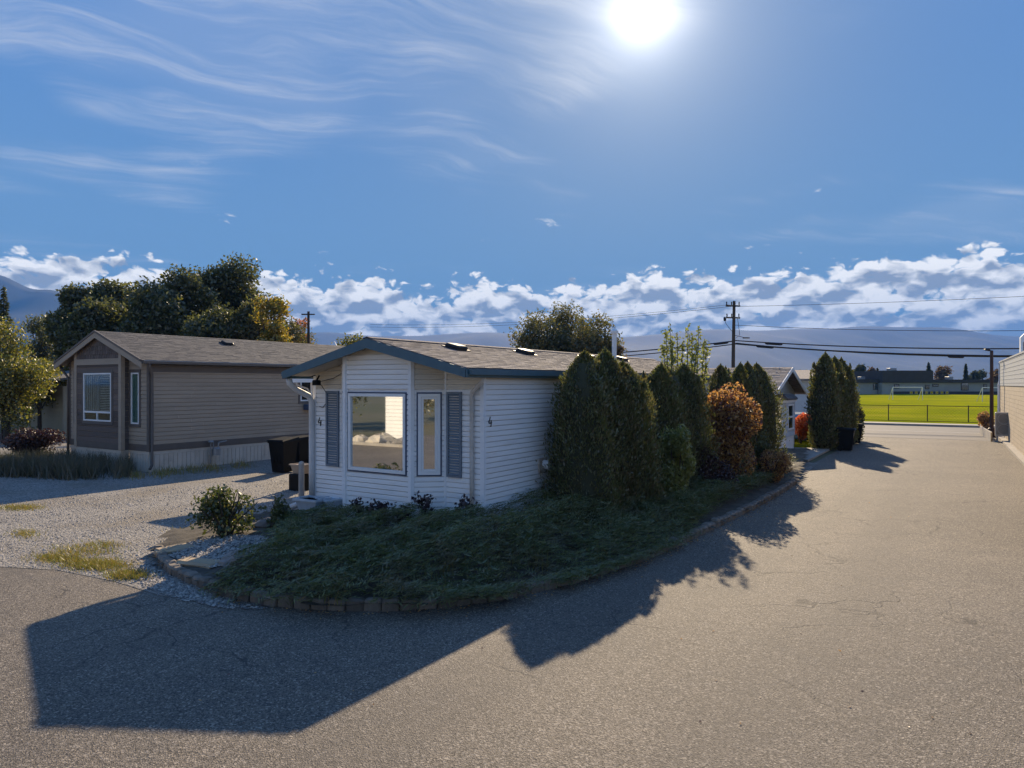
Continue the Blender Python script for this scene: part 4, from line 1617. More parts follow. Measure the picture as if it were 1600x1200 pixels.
# ------------------------------------------------------------------ plants
def cedar(x, y, h, r, label, group, n=16000, z=0.1, ln=.085, wd=.03, seed=0):
    rs = np.random.default_rng(seed + int(x * 100))
    root = empty('cedar_tree', (x, y, z), 0, label, 'cedar tree', group)
    ph = rs.uniform(0, 6.28, 8)
    lobes = rs.integers(4, 7)

    def rad(t, a):
        base = np.minimum(1, (t / .14 + .35)) ** .6 * np.clip(1 - t ** 4.2, 0, 1) ** .78
        k = 1 + .13 * np.sin(lobes * a + ph[0] + 2.5 * t) + .08 * np.sin(9 * t + 2 * a + ph[1]) + .07 * np.sin(23 * t + 5 * a + ph[2]) + .05 * np.sin(41 * t - 7 * a + ph[3])
        return r * base * k
    parts_ = []
    subs = [(0.0, 0.0, 1.0, 1.0, int(n * .62))]
    a0 = rs.uniform(0, 6.28)
    for k in range(4):
        aa = a0 + k * 1.571 + rs.uniform(-.4, .4)
        subs.append((math.cos(aa) * r * .46, math.sin(aa) * r * .46, rs.uniform(.52, .62), rs.uniform(.80, .965), int(n * .095)))
    for (ox, oy, kr, kh, m) in subs:
        t = rs.random(m) ** .9
        a = rs.uniform(0, 2 * np.pi, m)
        dep = 1 - .34 * rs.random(m) ** 2.0 + .06 * rs.normal(size=m) + .16 * (rs.random(m) < .05)
        rr = rad(t, a) * dep * kr + .02 * rs.normal(size=m)
        lx, ly = rs.normal(size=2) * .10
        c = np.stack([ox + lx * t ** 3 + rr * np.cos(a), oy + ly * t ** 3 + rr * np.sin(a), t * h * kh + rs.normal(size=m) * .02], 1)
        out = np.stack([np.cos(a), np.sin(a), np.zeros(m)], 1)
        parts_.append(leaf_quads(c, out * .5 + np.array([0, 0, 1.0]) + rs.normal(size=(m, 3)) * .38, ln, wd))
        # loose tip
        q = 40
        tt = rs.random(q)
        c2 = np.stack([ox + lx + rs.normal(size=q) * .05 * (1 - tt), oy + ly + rs.normal(size=q) * .05 * (1 - tt), h * kh * (.97 + .05 * tt)], 1)
        parts_.append(leaf_quads(c2, np.array([0, 0, 1.0]) + rs.normal(size=(q, 3)) * .4, ln, wd))
    obj('crown', fast_mesh('crown', np.concatenate(parts_), 4), M['cedar'], root)
    core = MB()  # solid dark core added inside the crown to block light
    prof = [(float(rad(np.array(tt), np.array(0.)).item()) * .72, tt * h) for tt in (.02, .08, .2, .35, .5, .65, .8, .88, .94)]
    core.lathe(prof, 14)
    obj('light_blocker', core, M['cedar_core'], root)
    tk = MB()
    tk.tube([(0, 0, -.15), (0, 0, h * .5), (.02, 0, h * .97)], [.07, .05, .01], 8)
    obj('trunk', tk, M['bark'], root)


# nearest group, three fused columns
for i, (x, y, h, r, lab) in enumerate((
        (1.56, 15.2, 3.72, .74, 'left cedar of the big dark clump against the white side wall'),
        (2.06, 15.68, 3.78, .72, 'middle cedar of the big dark clump against the white home'),
        (2.54, 16.1, 3.52, .76, 'right cedar of the big dark clump with a sunlit edge'))):
    cedar(x, y, h, r, lab, 'cedars beside the white home', 26000, seed=i)
for i, (x, y, h, r, lab) in enumerate((
        (3.66, 18.2, 3.52, .72, 'left cedar of the middle clump behind the light green shrub'),
        (4.10, 18.65, 3.48, .68, 'middle cedar of the middle clump below the leafy shoots'),
        (4.60, 19.0, 3.54, .74, 'right cedar of the middle clump next to the rust shrub'))):
    cedar(x, y, h, r, lab, 'cedars in the middle of the bed', 18000, seed=10 + i)
for i, (px, ty, Y, r, lab) in enumerate((
        (1128, 574, 23.2, .55, 'left cedar of the third clump behind the rust shrub'),
        (1150, 572, 23.8, .55, 'second cedar of the third clump behind the rust shrub'),
        (1170, 570, 24.4, .6, 'third cedar of the third clump behind the rust shrub'),
        (1188, 572, 24.9, .78, 'right cedar of the third clump beside the pale blue home'))):
    q = at(px, ty, Y)
    cedar(q.x, q.y, q.z - .05, r, lab, 'cedars behind the rust shrub', 10000, ln=.1, wd=.04, seed=20 + i)
for i, (px, ty, Y, r, lab) in enumerate((
        (1287, 553, 34.2, .70, 'tallest cedar of the far clump by the lane, left one'),
        (1302, 559, 35.4, .66, 'middle cedar of the far clump by the lane'),
        (1320, 561, 36.9, .58, 'right cedar of the far clump above the garbage bins'))):
    q = at(px, ty, Y)
    cedar(q.x, q.y, q.z, r, lab, 'cedars at the far end of the lane', 12000, z=0, ln=.13, wd=.055, seed=30 + i)


def bush(name, p, rx, ry, h, n, ls, mat, label, cat='shrub', group=None, nstem=6, shape=1.0, seed=0, hollow=.35, lw=.6, low=.0, clumps=0):
    """leafy shrub: stems from the base plus leaves through a lumpy volume"""
    rs = np.random.default_rng(seed + 100)
    root = empty(name, p, 0, label, cat, group)
    st = MB()
    tips = []
    for k in range(nstem):
        a = 2 * math.pi * k / nstem + rs.uniform(-.4, .4)
        q = rs.uniform(.35, .8)
        tip = Vector((rx * q * math.cos(a), ry * q * math.sin(a), h * rs.uniform(.6, .92)))
        midp = Vector((tip.x * .35, tip.y * .35, tip.z * .5))
        st.tube([(0.03 * math.cos(a), .03 * math.sin(a), -.1), midp, tip], [.022 + h * .006, .016 + h * .003, .006], 6)
        tips.append(tip)
    obj('stems', st, M['bark'], root)
    K = clumps or 16
    cc = unit(rs.normal(size=(K, 3))) * (rs.random((K, 1)) ** .5) * .72
    cr = rs.uniform(.3, .5, K)
    pick = rs.integers(0, K, n)
    d = unit(rs.normal(size=(n, 3))) * (hollow + (1 - hollow) * rs.random((n, 1)) ** .6)
    c = cc[pick] + d * cr[pick][:, None]
    c[:, 0] *= rx
    c[:, 1] *= ry
    z = (c[:, 2] + 1) / 2
    c[:, 2] = low * h + np.clip(z, 0, 1.1) ** shape * h * (1 - low)
    keep = c[:, 2] > 0.0
    c = c[keep]
    V = leaf_quads(c, rs.normal(size=(len(c), 3)) + np.array([0, 0, .3]), ls, ls * lw, .12)
    obj('leaves', fast_mesh('leaves', V, 4), M[mat], root)
    return root


def bz(px, py, z=0.25):
    q = gp(px, py, z)
    return Vector((q.x, q.y, bed_height(q.x, q.y) - .02))


q = at(1058, 700, 16.7)
bush('leafy_shrub', (q.x, q.y, .15), .55, .55, 2.05, 5200, .085, 'lime_leaf', 'light green arching shrub between the two cedar clumps', seed=1, nstem=8)
q = at(1145, 700, 20.4)
bush('rust_shrub', (q.x, q.y, .1), 1.12, 1.0, 3.4, 23000, .09, 'rust_leaf', 'tall rust and orange shrub with glinting leaves between the cedars', seed=2, nstem=10, clumps=26)
q = at(1105, 730, 18.6)
bush('low_burgundy_shrub', (q.x, q.y, .12), .75, .6, 1.35, 6500, .06, 'burgundy_leaf', 'low burgundy shrub in shade below the rust shrub', seed=3)
q = at(1205, 720, 21.6)
bush('brown_shrub', (q.x, q.y, .1), .62, .55, 1.15, 5200, .06, 'rust_leaf', 'low brown shrub at the far end of the planting bed', seed=4)
q = at(1193, 690, 21.9)
bush('leafy_shrub', (q.x, q.y, .1), .38, .38, 1.7, 2600, .07, 'shrub_leaf', 'small green shrub in front of the third cedar clump', seed=5)
# shrub at the drive corner with thin shoots
q = gp(352, 838, .2)
bush('leafy_shrub', (q.x, q.y, .12), .80, .6, 1.12, 1900, .085, 'shrub_leaf', 'leafy green shrub at the drive corner of the bed', seed=6, nstem=14, hollow=0, clumps=26)
q = gp(436, 826, .2)
bush('leafy_shrub', (q.x, q.y, .14), .34, .34, .74, 1100, .07, 'shrub_leaf', 'small upright green shrub left of the pale blue planter', seed=7)
q = at(1338, 620, 39.5)
bush('round_shrub', (q.x, q.y, 0), .52, .52, 2.6, 5500, .12, 'cedar', 'round dark shrub behind the bins next to the far cedars', seed=8, hollow=.1)
q = at(1542, 660, 45.5)
bush('leafy_shrub', (q.x, q.y, 0), .6, .6, 1.5, 1500, .14, 'rust_leaf', 'reddish brown shrub behind the brown lamp pole', seed=9)
q = at(1251, 690, 37.5)
bush('red_shrub', (q.x, q.y, 0), .75, .75, 1.75, 3800, .12, 'fire_leaf', 'bright red orange shrub beside the pale blue home', seed=10)
q = at(55, 715, 28.6)
bush('burgundy_shrub', (q.x, q.y, 0), 1.15, 1.0, 1.6, 6500, .09, 'burgundy_leaf', 'dark burgundy shrub beside the brown home', seed=11, nstem=16, hollow=.1)


def rose(px, py, h, label, seed, lean=0):
    rs = np.random.default_rng(seed)
    q = at(px, 800, py)
    q.z = bed_height(q.x, q.y) - .02
    root = empty('rose_bush', q, 0, label, 'rose bush', 'dark rose bushes in front of the bay')
    st = MB()
    C = []
    for k in range(4):
        a = rs.uniform(0, 6.28)
        tip = Vector((math.cos(a) * .18 + lean, math.sin(a) * .15, h * rs.uniform(.7, 1.0)))
        mid_ = Vector((tip.x * .4, tip.y * .4, tip.z * .55))
        st.tube([(0, 0, -.05), mid_, tip], [.012, .009, .005], 5)
        for s in np.linspace(.45, 1.0, 34):
            b = mid_.lerp(tip, (s - .35) / .65) if s > .55 else Vector((0, 0, 0)).lerp(mid_, s / .55)
            C.append(np.array(b) + rs.normal(size=3) * .045)
    obj('stems', st, M['bark'], root)
    C = np.array(C)
    V = leaf_quads(C, rs.normal(size=C.shape), .085, .06, .1)
    obj('leaves', fast_mesh('leaves', V, 4), M['purple_leaf'], root)


rose(568, 14.3, .56, 'low dark rose bush under the large bay window, left one', 1)
rose(590, 14.15, .60, 'dark rose bush under the middle of the large bay window', 2)
rose(626, 13.9, .52, 'smallest dark rose bush under the right end of the large window', 3)
rose(664, 13.6, .84, 'taller dark rose bush below the narrow window', 4, -.05)
rose(704, 13.35, .74, 'dark rose shoot leaning towards the right downspout', 5, .22)


def junipers():
    """spreading juniper ground cover: fronds with short side sprigs"""
    poly = np.array([tuple(gp(*q, .2)[:2]) for q in ((330, 908), (395, 931), (500, 946), (600, 949), (700, 943), (800, 928), (900, 903), (1000, 870), (1060, 846))]
                    + [tuple(loc2w(2.5, 7)[:2]), tuple(loc2w(2.2, 9.0)[:2]), tuple(loc2w(.35, 2.6)[:2]), tuple(loc2w(.12, .0)[:2]), tuple(loc2w(-.8, -.15)[:2]), tuple(loc2w(-1.3, -.58)[:2]),
                       tuple(loc2w(-3.3, -.62)[:2]), tuple(loc2w(-3.75, -.75)[:2]), tuple(loc2w(-4.2, -1.25)[:2]), tuple(gp(440, 858, .2)[:2]), tuple(gp(385, 880, .2)[:2])])
    strip = np.array([tuple(loc2w(2.86, 4.0)[:2]), tuple(loc2w(2.86, 12)[:2]), tuple(loc2w(2.7, 14.8)[:2]), tuple(loc2w(1.4, 14.3)[:2]), tuple(loc2w(1.2, 4)[:2])])
    fr = []
    for poly_, n, hm in ((poly, 11500, 1.0), (strip, 6400, 1.35)):
        x0, x1, y0, y1 = poly_[:, 0].min(), poly_[:, 0].max(), poly_[:, 1].min(), poly_[:, 1].max()
        P = np.stack([rng.uniform(x0, x1, n * 5), rng.uniform(y0, y1, n * 5)], 1)
        P = P[inside(P, poly_)][:n]
        for (x, y) in P:
            fr.append((x, y, hm))
    ph = rng.uniform(0, 6.28, 6)
    quads_c, quads_a, quads_l = [], [], []
    for (x, y, hm) in fr:
        if math.sin(2.3 * x + 1.1 * y + ph[4]) * math.sin(2.9 * y - 1.3 * x + ph[5]) > .62 + .3 * rng.random():
            continue
        d = bed_height(x, y)
        edge = min(1, (d - .10) / .075)
        mound = .5 + .30 * math.sin(1.7 * x + ph[0]) * math.cos(1.6 * y + ph[1]) + .26 * math.sin(4.1 * x - 2.9 * y + ph[2]) + .16 * math.sin(7.3 * x + 6.1 * y + ph[3])
        rw = Vector((x, y, 0)) - CR
        ru, rv = rw.dot(BX), rw.dot(AX)
        side = max(0, min(1, (ru + 1.6) / 2.2)) * max(0, min(1, (1.7 - abs(ru - .6)) / 1.2))
        left = max(.22, min(1, (ru + 5.1) / 2.4)) if rv < 3 else 1
        top = d + (.10 + .42 * edge * (0.30 + .70 * mound) + .24 * side) * hm * left
        z = d + (top - d) * (1 - rng.random() ** 2.2 * .75)
        # fronds sweep outward, mostly across the view, a little up
        a = rng.normal(-.35, .75) if rng.random() < .75 else rng.uniform(-3.14, 3.14)
        L = rng.uniform(.26, .62)
        lift = rng.uniform(.05, .62)
        ax = np.array([math.cos(a) * math.cos(lift), math.sin(a) * math.cos(lift), math.sin(lift)])
        perp = unit(np.cross(ax, np.array([0, 0, 1.0])))
        o = np.array([x, y, z]) - ax * L * .5
        ns = 15
        for k in range(ns):
            t = k / (ns - 1)
            sag = -.20 * L * t * t
            c = o + ax * L * t + np.array([0, 0, sag])
            sgn = 1 if k % 2 else -1
            sa = ax * .85 + perp * sgn * (.75 * (1 - t) + .1) + np.array([0, 0, .12])
            sl2 = L * .22 * (1.15 - .7 * t)
            quads_c.append(c + unit(sa) * sl2 * .4)
            quads_a.append(sa)
            quads_l.append(sl2)
    c, a, l = np.array(quads_c), unit(np.array(quads_a)), np.array(quads_l)
    n = len(c)
    b = unit(np.cross(a, rng.normal(size=(n, 3)) * .5 + np.array([0, 0, 1.0])))
    L = (l * rng.uniform(.7, 1.2, n))[:, None]
    W = L * .17
    V = np.stack([c - a * L * .5, c + b * W * .5, c + a * L * .5, c - b * W * .5], 1)
    obj('juniper_ground_cover', fast_mesh('juniper', V, 4), M['juniper'], kind='stuff',
        label='dense dark green spreading juniper covering the planting bed', cat='ground cover')


junipers()


def blades(name, P, h0, h1, w, mat, label, zf=None, lean=.5, cat='grass'):
    n = len(P)
    h = rng.uniform(h0, h1, n)
    a = rng.uniform(0, 6.28, n)
    ln = rng.normal(size=(n, 2)) * lean * h[:, None]
    z = zf if zf is not None else np.full(n, .005)
    b = np.stack([P[:, 0], P[:, 1], z], 1)
    s = np.stack([np.cos(a) * w, np.sin(a) * w, np.zeros(n)], 1)
    t = b + np.stack([ln[:, 0], ln[:, 1], h], 1)
    V = np.stack([b - s, b + s, t], 1)
    return obj(name, fast_mesh(name, V, 3), M[mat], kind='stuff', label=label, cat=cat)


def grasses():
    # yellow-green tufts along the edge of the gravel
    P = []
    for (px, py, sx, sy, n) in ((150, 884, 40, 7, 2600), (200, 900, 26, 6, 1800), (95, 874, 34, 6, 1200), (130, 862, 50, 8, 700), (30, 794, 32, 4, 900), (160, 852, 30, 5, 350), (40, 835, 22, 6, 350), (282, 835, 14, 6, 500)):
        for _ in range(n):
            x, y = random.gauss(px, sx * .6), random.gauss(py, sy * .6)
            q = gp(x, max(y, 700))
            P.append((q.x, q.y))
    blades('verge_grass', np.array(P), .02, .09, .007, 'dry_grass', 'yellow green grass tufts along the gravel edge')
    # dry stems in front of the junipers
    P, Z = [], []
    for (px, py) in ((655, 905), (700, 893), (735, 885), (800, 880), (830, 872), (845, 886), (620, 915), (690, 905), (760, 898), (520, 930), (940, 868)):
        for _ in range(26):
            q = gp(px + random.gauss(0, 9), py + random.gauss(0, 3), .2)
            P.append((q.x, q.y))
            Z.append(bed_height(q.x, q.y))
    blades('dry_stems', np.array(P), .15, .42, .005, 'dry_grass', 'dry upright stems in front of the junipers', np.array(Z), .22)
    P, Z = [], []
    for (px, py, n) in ((757, 903, 60), (712, 918, 45), (690, 922, 20), (640, 926, 15)):
        for _ in range(n):
            q = gp(px + random.gauss(0, 10), py + random.gauss(0, 5), .2)
            P.append((q.x, q.y))
            Z.append(bed_height(q.x, q.y) + random.uniform(.03, .16))
    P = np.array(P)
    C = np.concatenate([P, np.array(Z)[:, None]], 1)
    V = leaf_quads(C, rng.normal(size=C.shape), .032, .026)
    obj('white_flowers', fast_mesh('white_flowers', V, 4), M['white_flower'], kind='stuff', label='small pale flowers just behind the stone edging', cat='flowers')
    # dried lavender row in front of the brown home
    P = []
    n = 15000
    cl = [(random.uniform(-40, 200), random.uniform(722, 747)) for _ in range(46)]
    for _ in range(n):
        x, y = random.choice(cl)
        q = gp(x + random.gauss(0, 7), y + random.gauss(0, 2))
        P.append((q.x, q.y))
    P = np.array(P)
    V = blades('lavender_row', P, .25, .75, .012, 'lavender', 'dried grey green lavender row in front of the brown home', None, .28, 'lavender')
    P = []
    for (px, py) in ((265, 738), (250, 742), (300, 735), (330, 733), (210, 745), (375, 728)):
        for _ in range(160):
            q = gp(px + random.gauss(0, 10), py + random.gauss(0, 3))
            P.append((q.x, q.y))
    blades('skirting_weeds', np.array(P), .06, .28, .01, 'dry_grass', 'patchy weeds along the beige skirting', None, .4)


grasses()


def litter():
    C = []
    for i in range(len(kerb_w) - 1):
        a, b = kerb_w[i], kerb_w[i + 1]
        t = (b - a).normalized()
        n_ = Vector((t.y, -t.x, 0))
        for _ in range(int((b - a).length * 26)):
            p_ = a.lerp(b, random.random()) + n_ * (random.expovariate(7) + .01)
            C.append((p_.x, p_.y, .008))
    for _ in range(60):
        p_ = gp(random.uniform(300, 1550), random.uniform(720, 1150))
        C.append((p_.x, p_.y, .008))
    C = np.array(C)
    ax = rng.normal(size=C.shape) * np.array([1, 1, .15])
    V = leaf_quads(C, ax, .035, .022)
    V[..., 2] = np.maximum(V[..., 2], .004)
    obj('fallen_leaves', fast_mesh('fallen_leaves', V, 4), M['rust_leaf'], kind='stuff', label='small fallen leaves scattered along the stone edging', cat='leaves')


litter()


def shoots_tree():
    """fruit tree with upright sparse shoots behind the middle cedars"""
    q = at(1068, 600, 20.3)
    root = empty('fruit_tree', (q.x, q.y, 0), 0, 'sparse fruit tree with upright leafy shoots above the middle cedars', 'tree')
    tk = MB()
    C = []
    tips = [(1040, 514), (1047, 508), (1058, 520), (1075, 508), (1082, 525), (1092, 511), (1101, 530), (1066, 535), (1050, 530), (1088, 540), (1036, 540), (1105, 545)]
    tk.tube([(0, 0, -.1), (.02, 0, 1.2), (0, .05, 2.4)], [.09, .075, .06], 8)
    for i, (px, py) in enumerate(tips):
        t = at(px, py, 20.3 + random.uniform(-.5, .5)) - Vector((q.x, q.y, 0))
        b = Vector((t.x * .35, t.y * .3, 2.3))
        m_ = Vector((t.x * .85, t.y * .8, 3.1 + .2 * random.random()))
        tk.tube([(0, .03, 1.9), b, m_, t], [.04, .03, .018, .005], 6)
        for k in range(170):
            s = random.random() ** .8
            pp = b.lerp(m_, s / .4) if s < .4 else m_.lerp(t, (s - .4) / .6)
            C.append(np.array(pp) + rng.normal(size=3) * (.10 - .06 * s))
    obj('trunk', tk, M['bark'], root)
    C = np.array(C)
    V = leaf_quads(C, rng.normal(size=C.shape) + np.array([0, 0, .2]), .105, .06, .12)
    obj('crown', fast_mesh('crown', V, 4), M['lime_leaf'], root)


shoots_tree()


def tree(name, base, h, rx, ry, mat, label, group, n=12000, ls=.26, seed=0, trunk_h=.25, clumps=34, cl=(.18, .36), zlow=.12, cat='tree'):
    rs = np.random.default_rng(seed + 500)
    root = empty(name, base, 0, label, cat, group)
    K = clumps
    d = unit(rs.normal(size=(K, 3))) * (rs.random((K, 1)) ** .45) * .74
    cx = d * np.array([rx, ry, h * (1 - zlow) / 2]) + np.array([0, 0, h * (zlow + (1 - zlow) / 2)])
    rad = rs.uniform(cl[0], cl[1], K) * (rx + ry) / 2 * 1.25
    tk = MB()
    th = h * max(trunk_h, zlow + .1)
    tk.tube([(0, 0, -.2), (.02 * h * rs.normal() * .3, 0, th * .6), (0, 0, th)], [h * .026, h * .021, h * .017], 8)
    for k in range(K):
        c = Vector(cx[k])
        m_ = Vector((c.x * .4, c.y * .4, th + (c.z - th) * .45))
        tk.tube([(0, 0, th * .85), m_, c], [h * .010, h * .007, h * .002], 5, cap=False)
    obj('trunk', tk, M['bark'], root)
    pick = rs.choice(K, n, p=rad ** 2 / (rad ** 2).sum())
    dd = unit(rs.normal(size=(n, 3))) * (.35 + .65 * rs.random((n, 1)) ** .5)
    # small twig clusters break up the outline
    tw = rs.normal(size=(1400, 3)) * .22
    c = cx[pick] + dd * rad[pick][:, None] * np.array([1, 1, .95]) + tw[rs.integers(0, 1400, n)] * rad[pick][:, None]
    c[:, 2] = np.maximum(c[:, 2], .3)
    V = leaf_quads(c, rs.normal(size=(n, 3)) - np.array([0, 0, .2]), ls, ls * .55, .1)
    obj('crown', fast_mesh('crown', V, 4), M[mat], root)
    return root


def px_tree(name, px, ty, Y, wpx, mat, label, group, seed, n=12000, ls=.26, **kw):
    q = at(px, ty, Y)
    w = wpx / F * Y / 2 * 1.1
    return tree(name, (q.x, q.y, 0), q.z * 1.06, w, w, mat, label, group, n, ls, seed, **kw)


G1 = 'dark trees behind the brown home'
px_tree('broad_tree', 122, 424, 62, 90, 'dark_leaf', 'leftmost lower dark tree of the row behind the brown home', G1, 1, 22100, .34)
px_tree('broad_tree', 205, 394, 64, 105, 'dark_leaf', 'tall dark tree above the gable of the brown home', G1, 2, 25500, .34)
px_tree('broad_tree', 278, 388, 60, 100, 'dark_leaf', 'tallest dark tree in the middle of the row behind the brown home', G1, 3, 25500, .34)
px_tree('broad_tree', 355, 391, 66, 112, 'dark_leaf', 'large dark tree with open crown right of the tallest one', G1, 4, 25500, .34)
px_tree('willow_tree', 392, 462, 56, 70, 'olive_leaf', 'lighter olive tree in front of the dark row', G1, 5, 15300, .34)
px_tree('broad_tree', 240, 450, 57, 120, 'dark_leaf', 'lower dark tree filling the middle of the row', G1, 6, 20400, .34)
px_tree('broad_tree', 165, 455, 58, 110, 'dark_leaf', 'lower dark tree just behind the brown gable peak', G1, 7, 20400, .34)
px_tree('broad_tree', 330, 470, 55, 110, 'dark_leaf', 'low dark tree behind the roof vent of the brown home', G1, 8, 17000, .34)
px_tree('golden_tree', 424, 446, 54, 70, 'gold_leaf', 'golden yellow tree at the right end of the dark row', None, 9, 8000)
px_tree('olive_tree', 452, 484, 70, 72, 'olive_leaf', 'green tree right of the golden tree near the left utility pole', None, 10, 9000)
px_tree('orange_tree', 470, 484, 84, 36, 'orange_leaf', 'small orange tree behind the left utility pole', None, 11, 3500)
px_tree('fruit_tree', 12, 476, 37, 112, 'yellow_leaf', 'yellow green fruit tree at the left edge by the brown home', None, 12, 11000, .17, zlow=.02)
px_tree('fruit_tree', 62, 555, 41, 66, 'yellow_leaf', 'low yellow branches reaching the brown gable', None, 13, 4200, .16, zlow=.25)
px_tree('broad_tree', 66, 486, 75, 60, 'dark_leaf', 'dark round tree between the fruit tree and the dark row', None, 15, 6000)
G2 = 'rounded trees behind the white home'
px_tree('rounded_tree', 844, 490, 64, 100, 'olive_leaf', 'left olive crown of the round tree group above the white roof', G2, 16, 11000, zlow=.2)
px_tree('rounded_tree', 888, 478, 66, 92, 'olive_leaf', 'middle and tallest olive crown above the white roof', G2, 17, 11000, zlow=.2)
px_tree('rounded_tree', 934, 486, 62, 84, 'olive_leaf', 'right olive crown above the white roof near the flue', G2, 18, 10000, zlow=.2)
px_tree('rounded_tree', 968, 530, 60, 36, 'far_rust_leaf', 'small brown tree just right of the white flue pipe', None, 19, 3500)
px_tree('small_pine', 724, 524, 80, 18, 'far_leaf', 'small dark pine standing above the white roof ridge', None, 20, 1500, clumps=9)
px_tree('bushy_tree', 788, 532, 70, 44, 'shrub_leaf', 'low green tree left of the round tree group', None, 21, 4000)
px_tree('bushy_tree', 552, 521, 62, 66, 'yellow_leaf', 'pale green tree showing just left of the white gable peak', None, 22, 6000)
px_tree('thin_tree', 590, 508, 66, 22, 'rust_leaf', 'thin twiggy tree tip above the white gable peak', None, 23, 900, .2, clumps=10)
px_tree('thin_tree', 616, 514, 68, 26, 'rust_leaf', 'second thin twiggy tree tip right of the gable peak', None, 24, 900, .2, clumps=10)


def conifer(px, ty, Y, wpx, label, seed, mat='far_leaf', group='spruces behind the school', ls=.7):
    rs = np.random.default_rng(seed)
    q = at(px, ty, Y)
    root = empty('spruce_tree', (q.x, q.y, 0), 0, label, 'spruce tree', group)
    h = q.z
    w = wpx / F * Y / 2
    n = 2600
    t = 1 - rs.random(n) ** .6
    a = rs.uniform(0, 6.28, n)
    tier = .75 + .25 * np.sin(t * 46)
    r = w * (1 - t) ** .85 * tier * (1 - .4 * rs.random(n) ** 2) + .05
    c = np.stack([r * np.cos(a), r * np.sin(a), h * (.06 + .94 * t)], 1)
    V = leaf_quads(c, np.stack([np.cos(a), np.sin(a), -.3 + 0 * a], 1) + rs.normal(size=(n, 3)) * .3, ls, ls * .43)
    obj('crown', fast_mesh('crown', V, 4), M[mat], root)
    tk = MB()
    tk.tube([(0, 0, -.3), (0, 0, h * .9)], [.25, .04], 6)
    obj('trunk', tk, M['bark'], root)


conifer(6, 446, 70, 52, 'dark spruce at the left edge under the mountain', 70, 'far_leaf', None, .45)


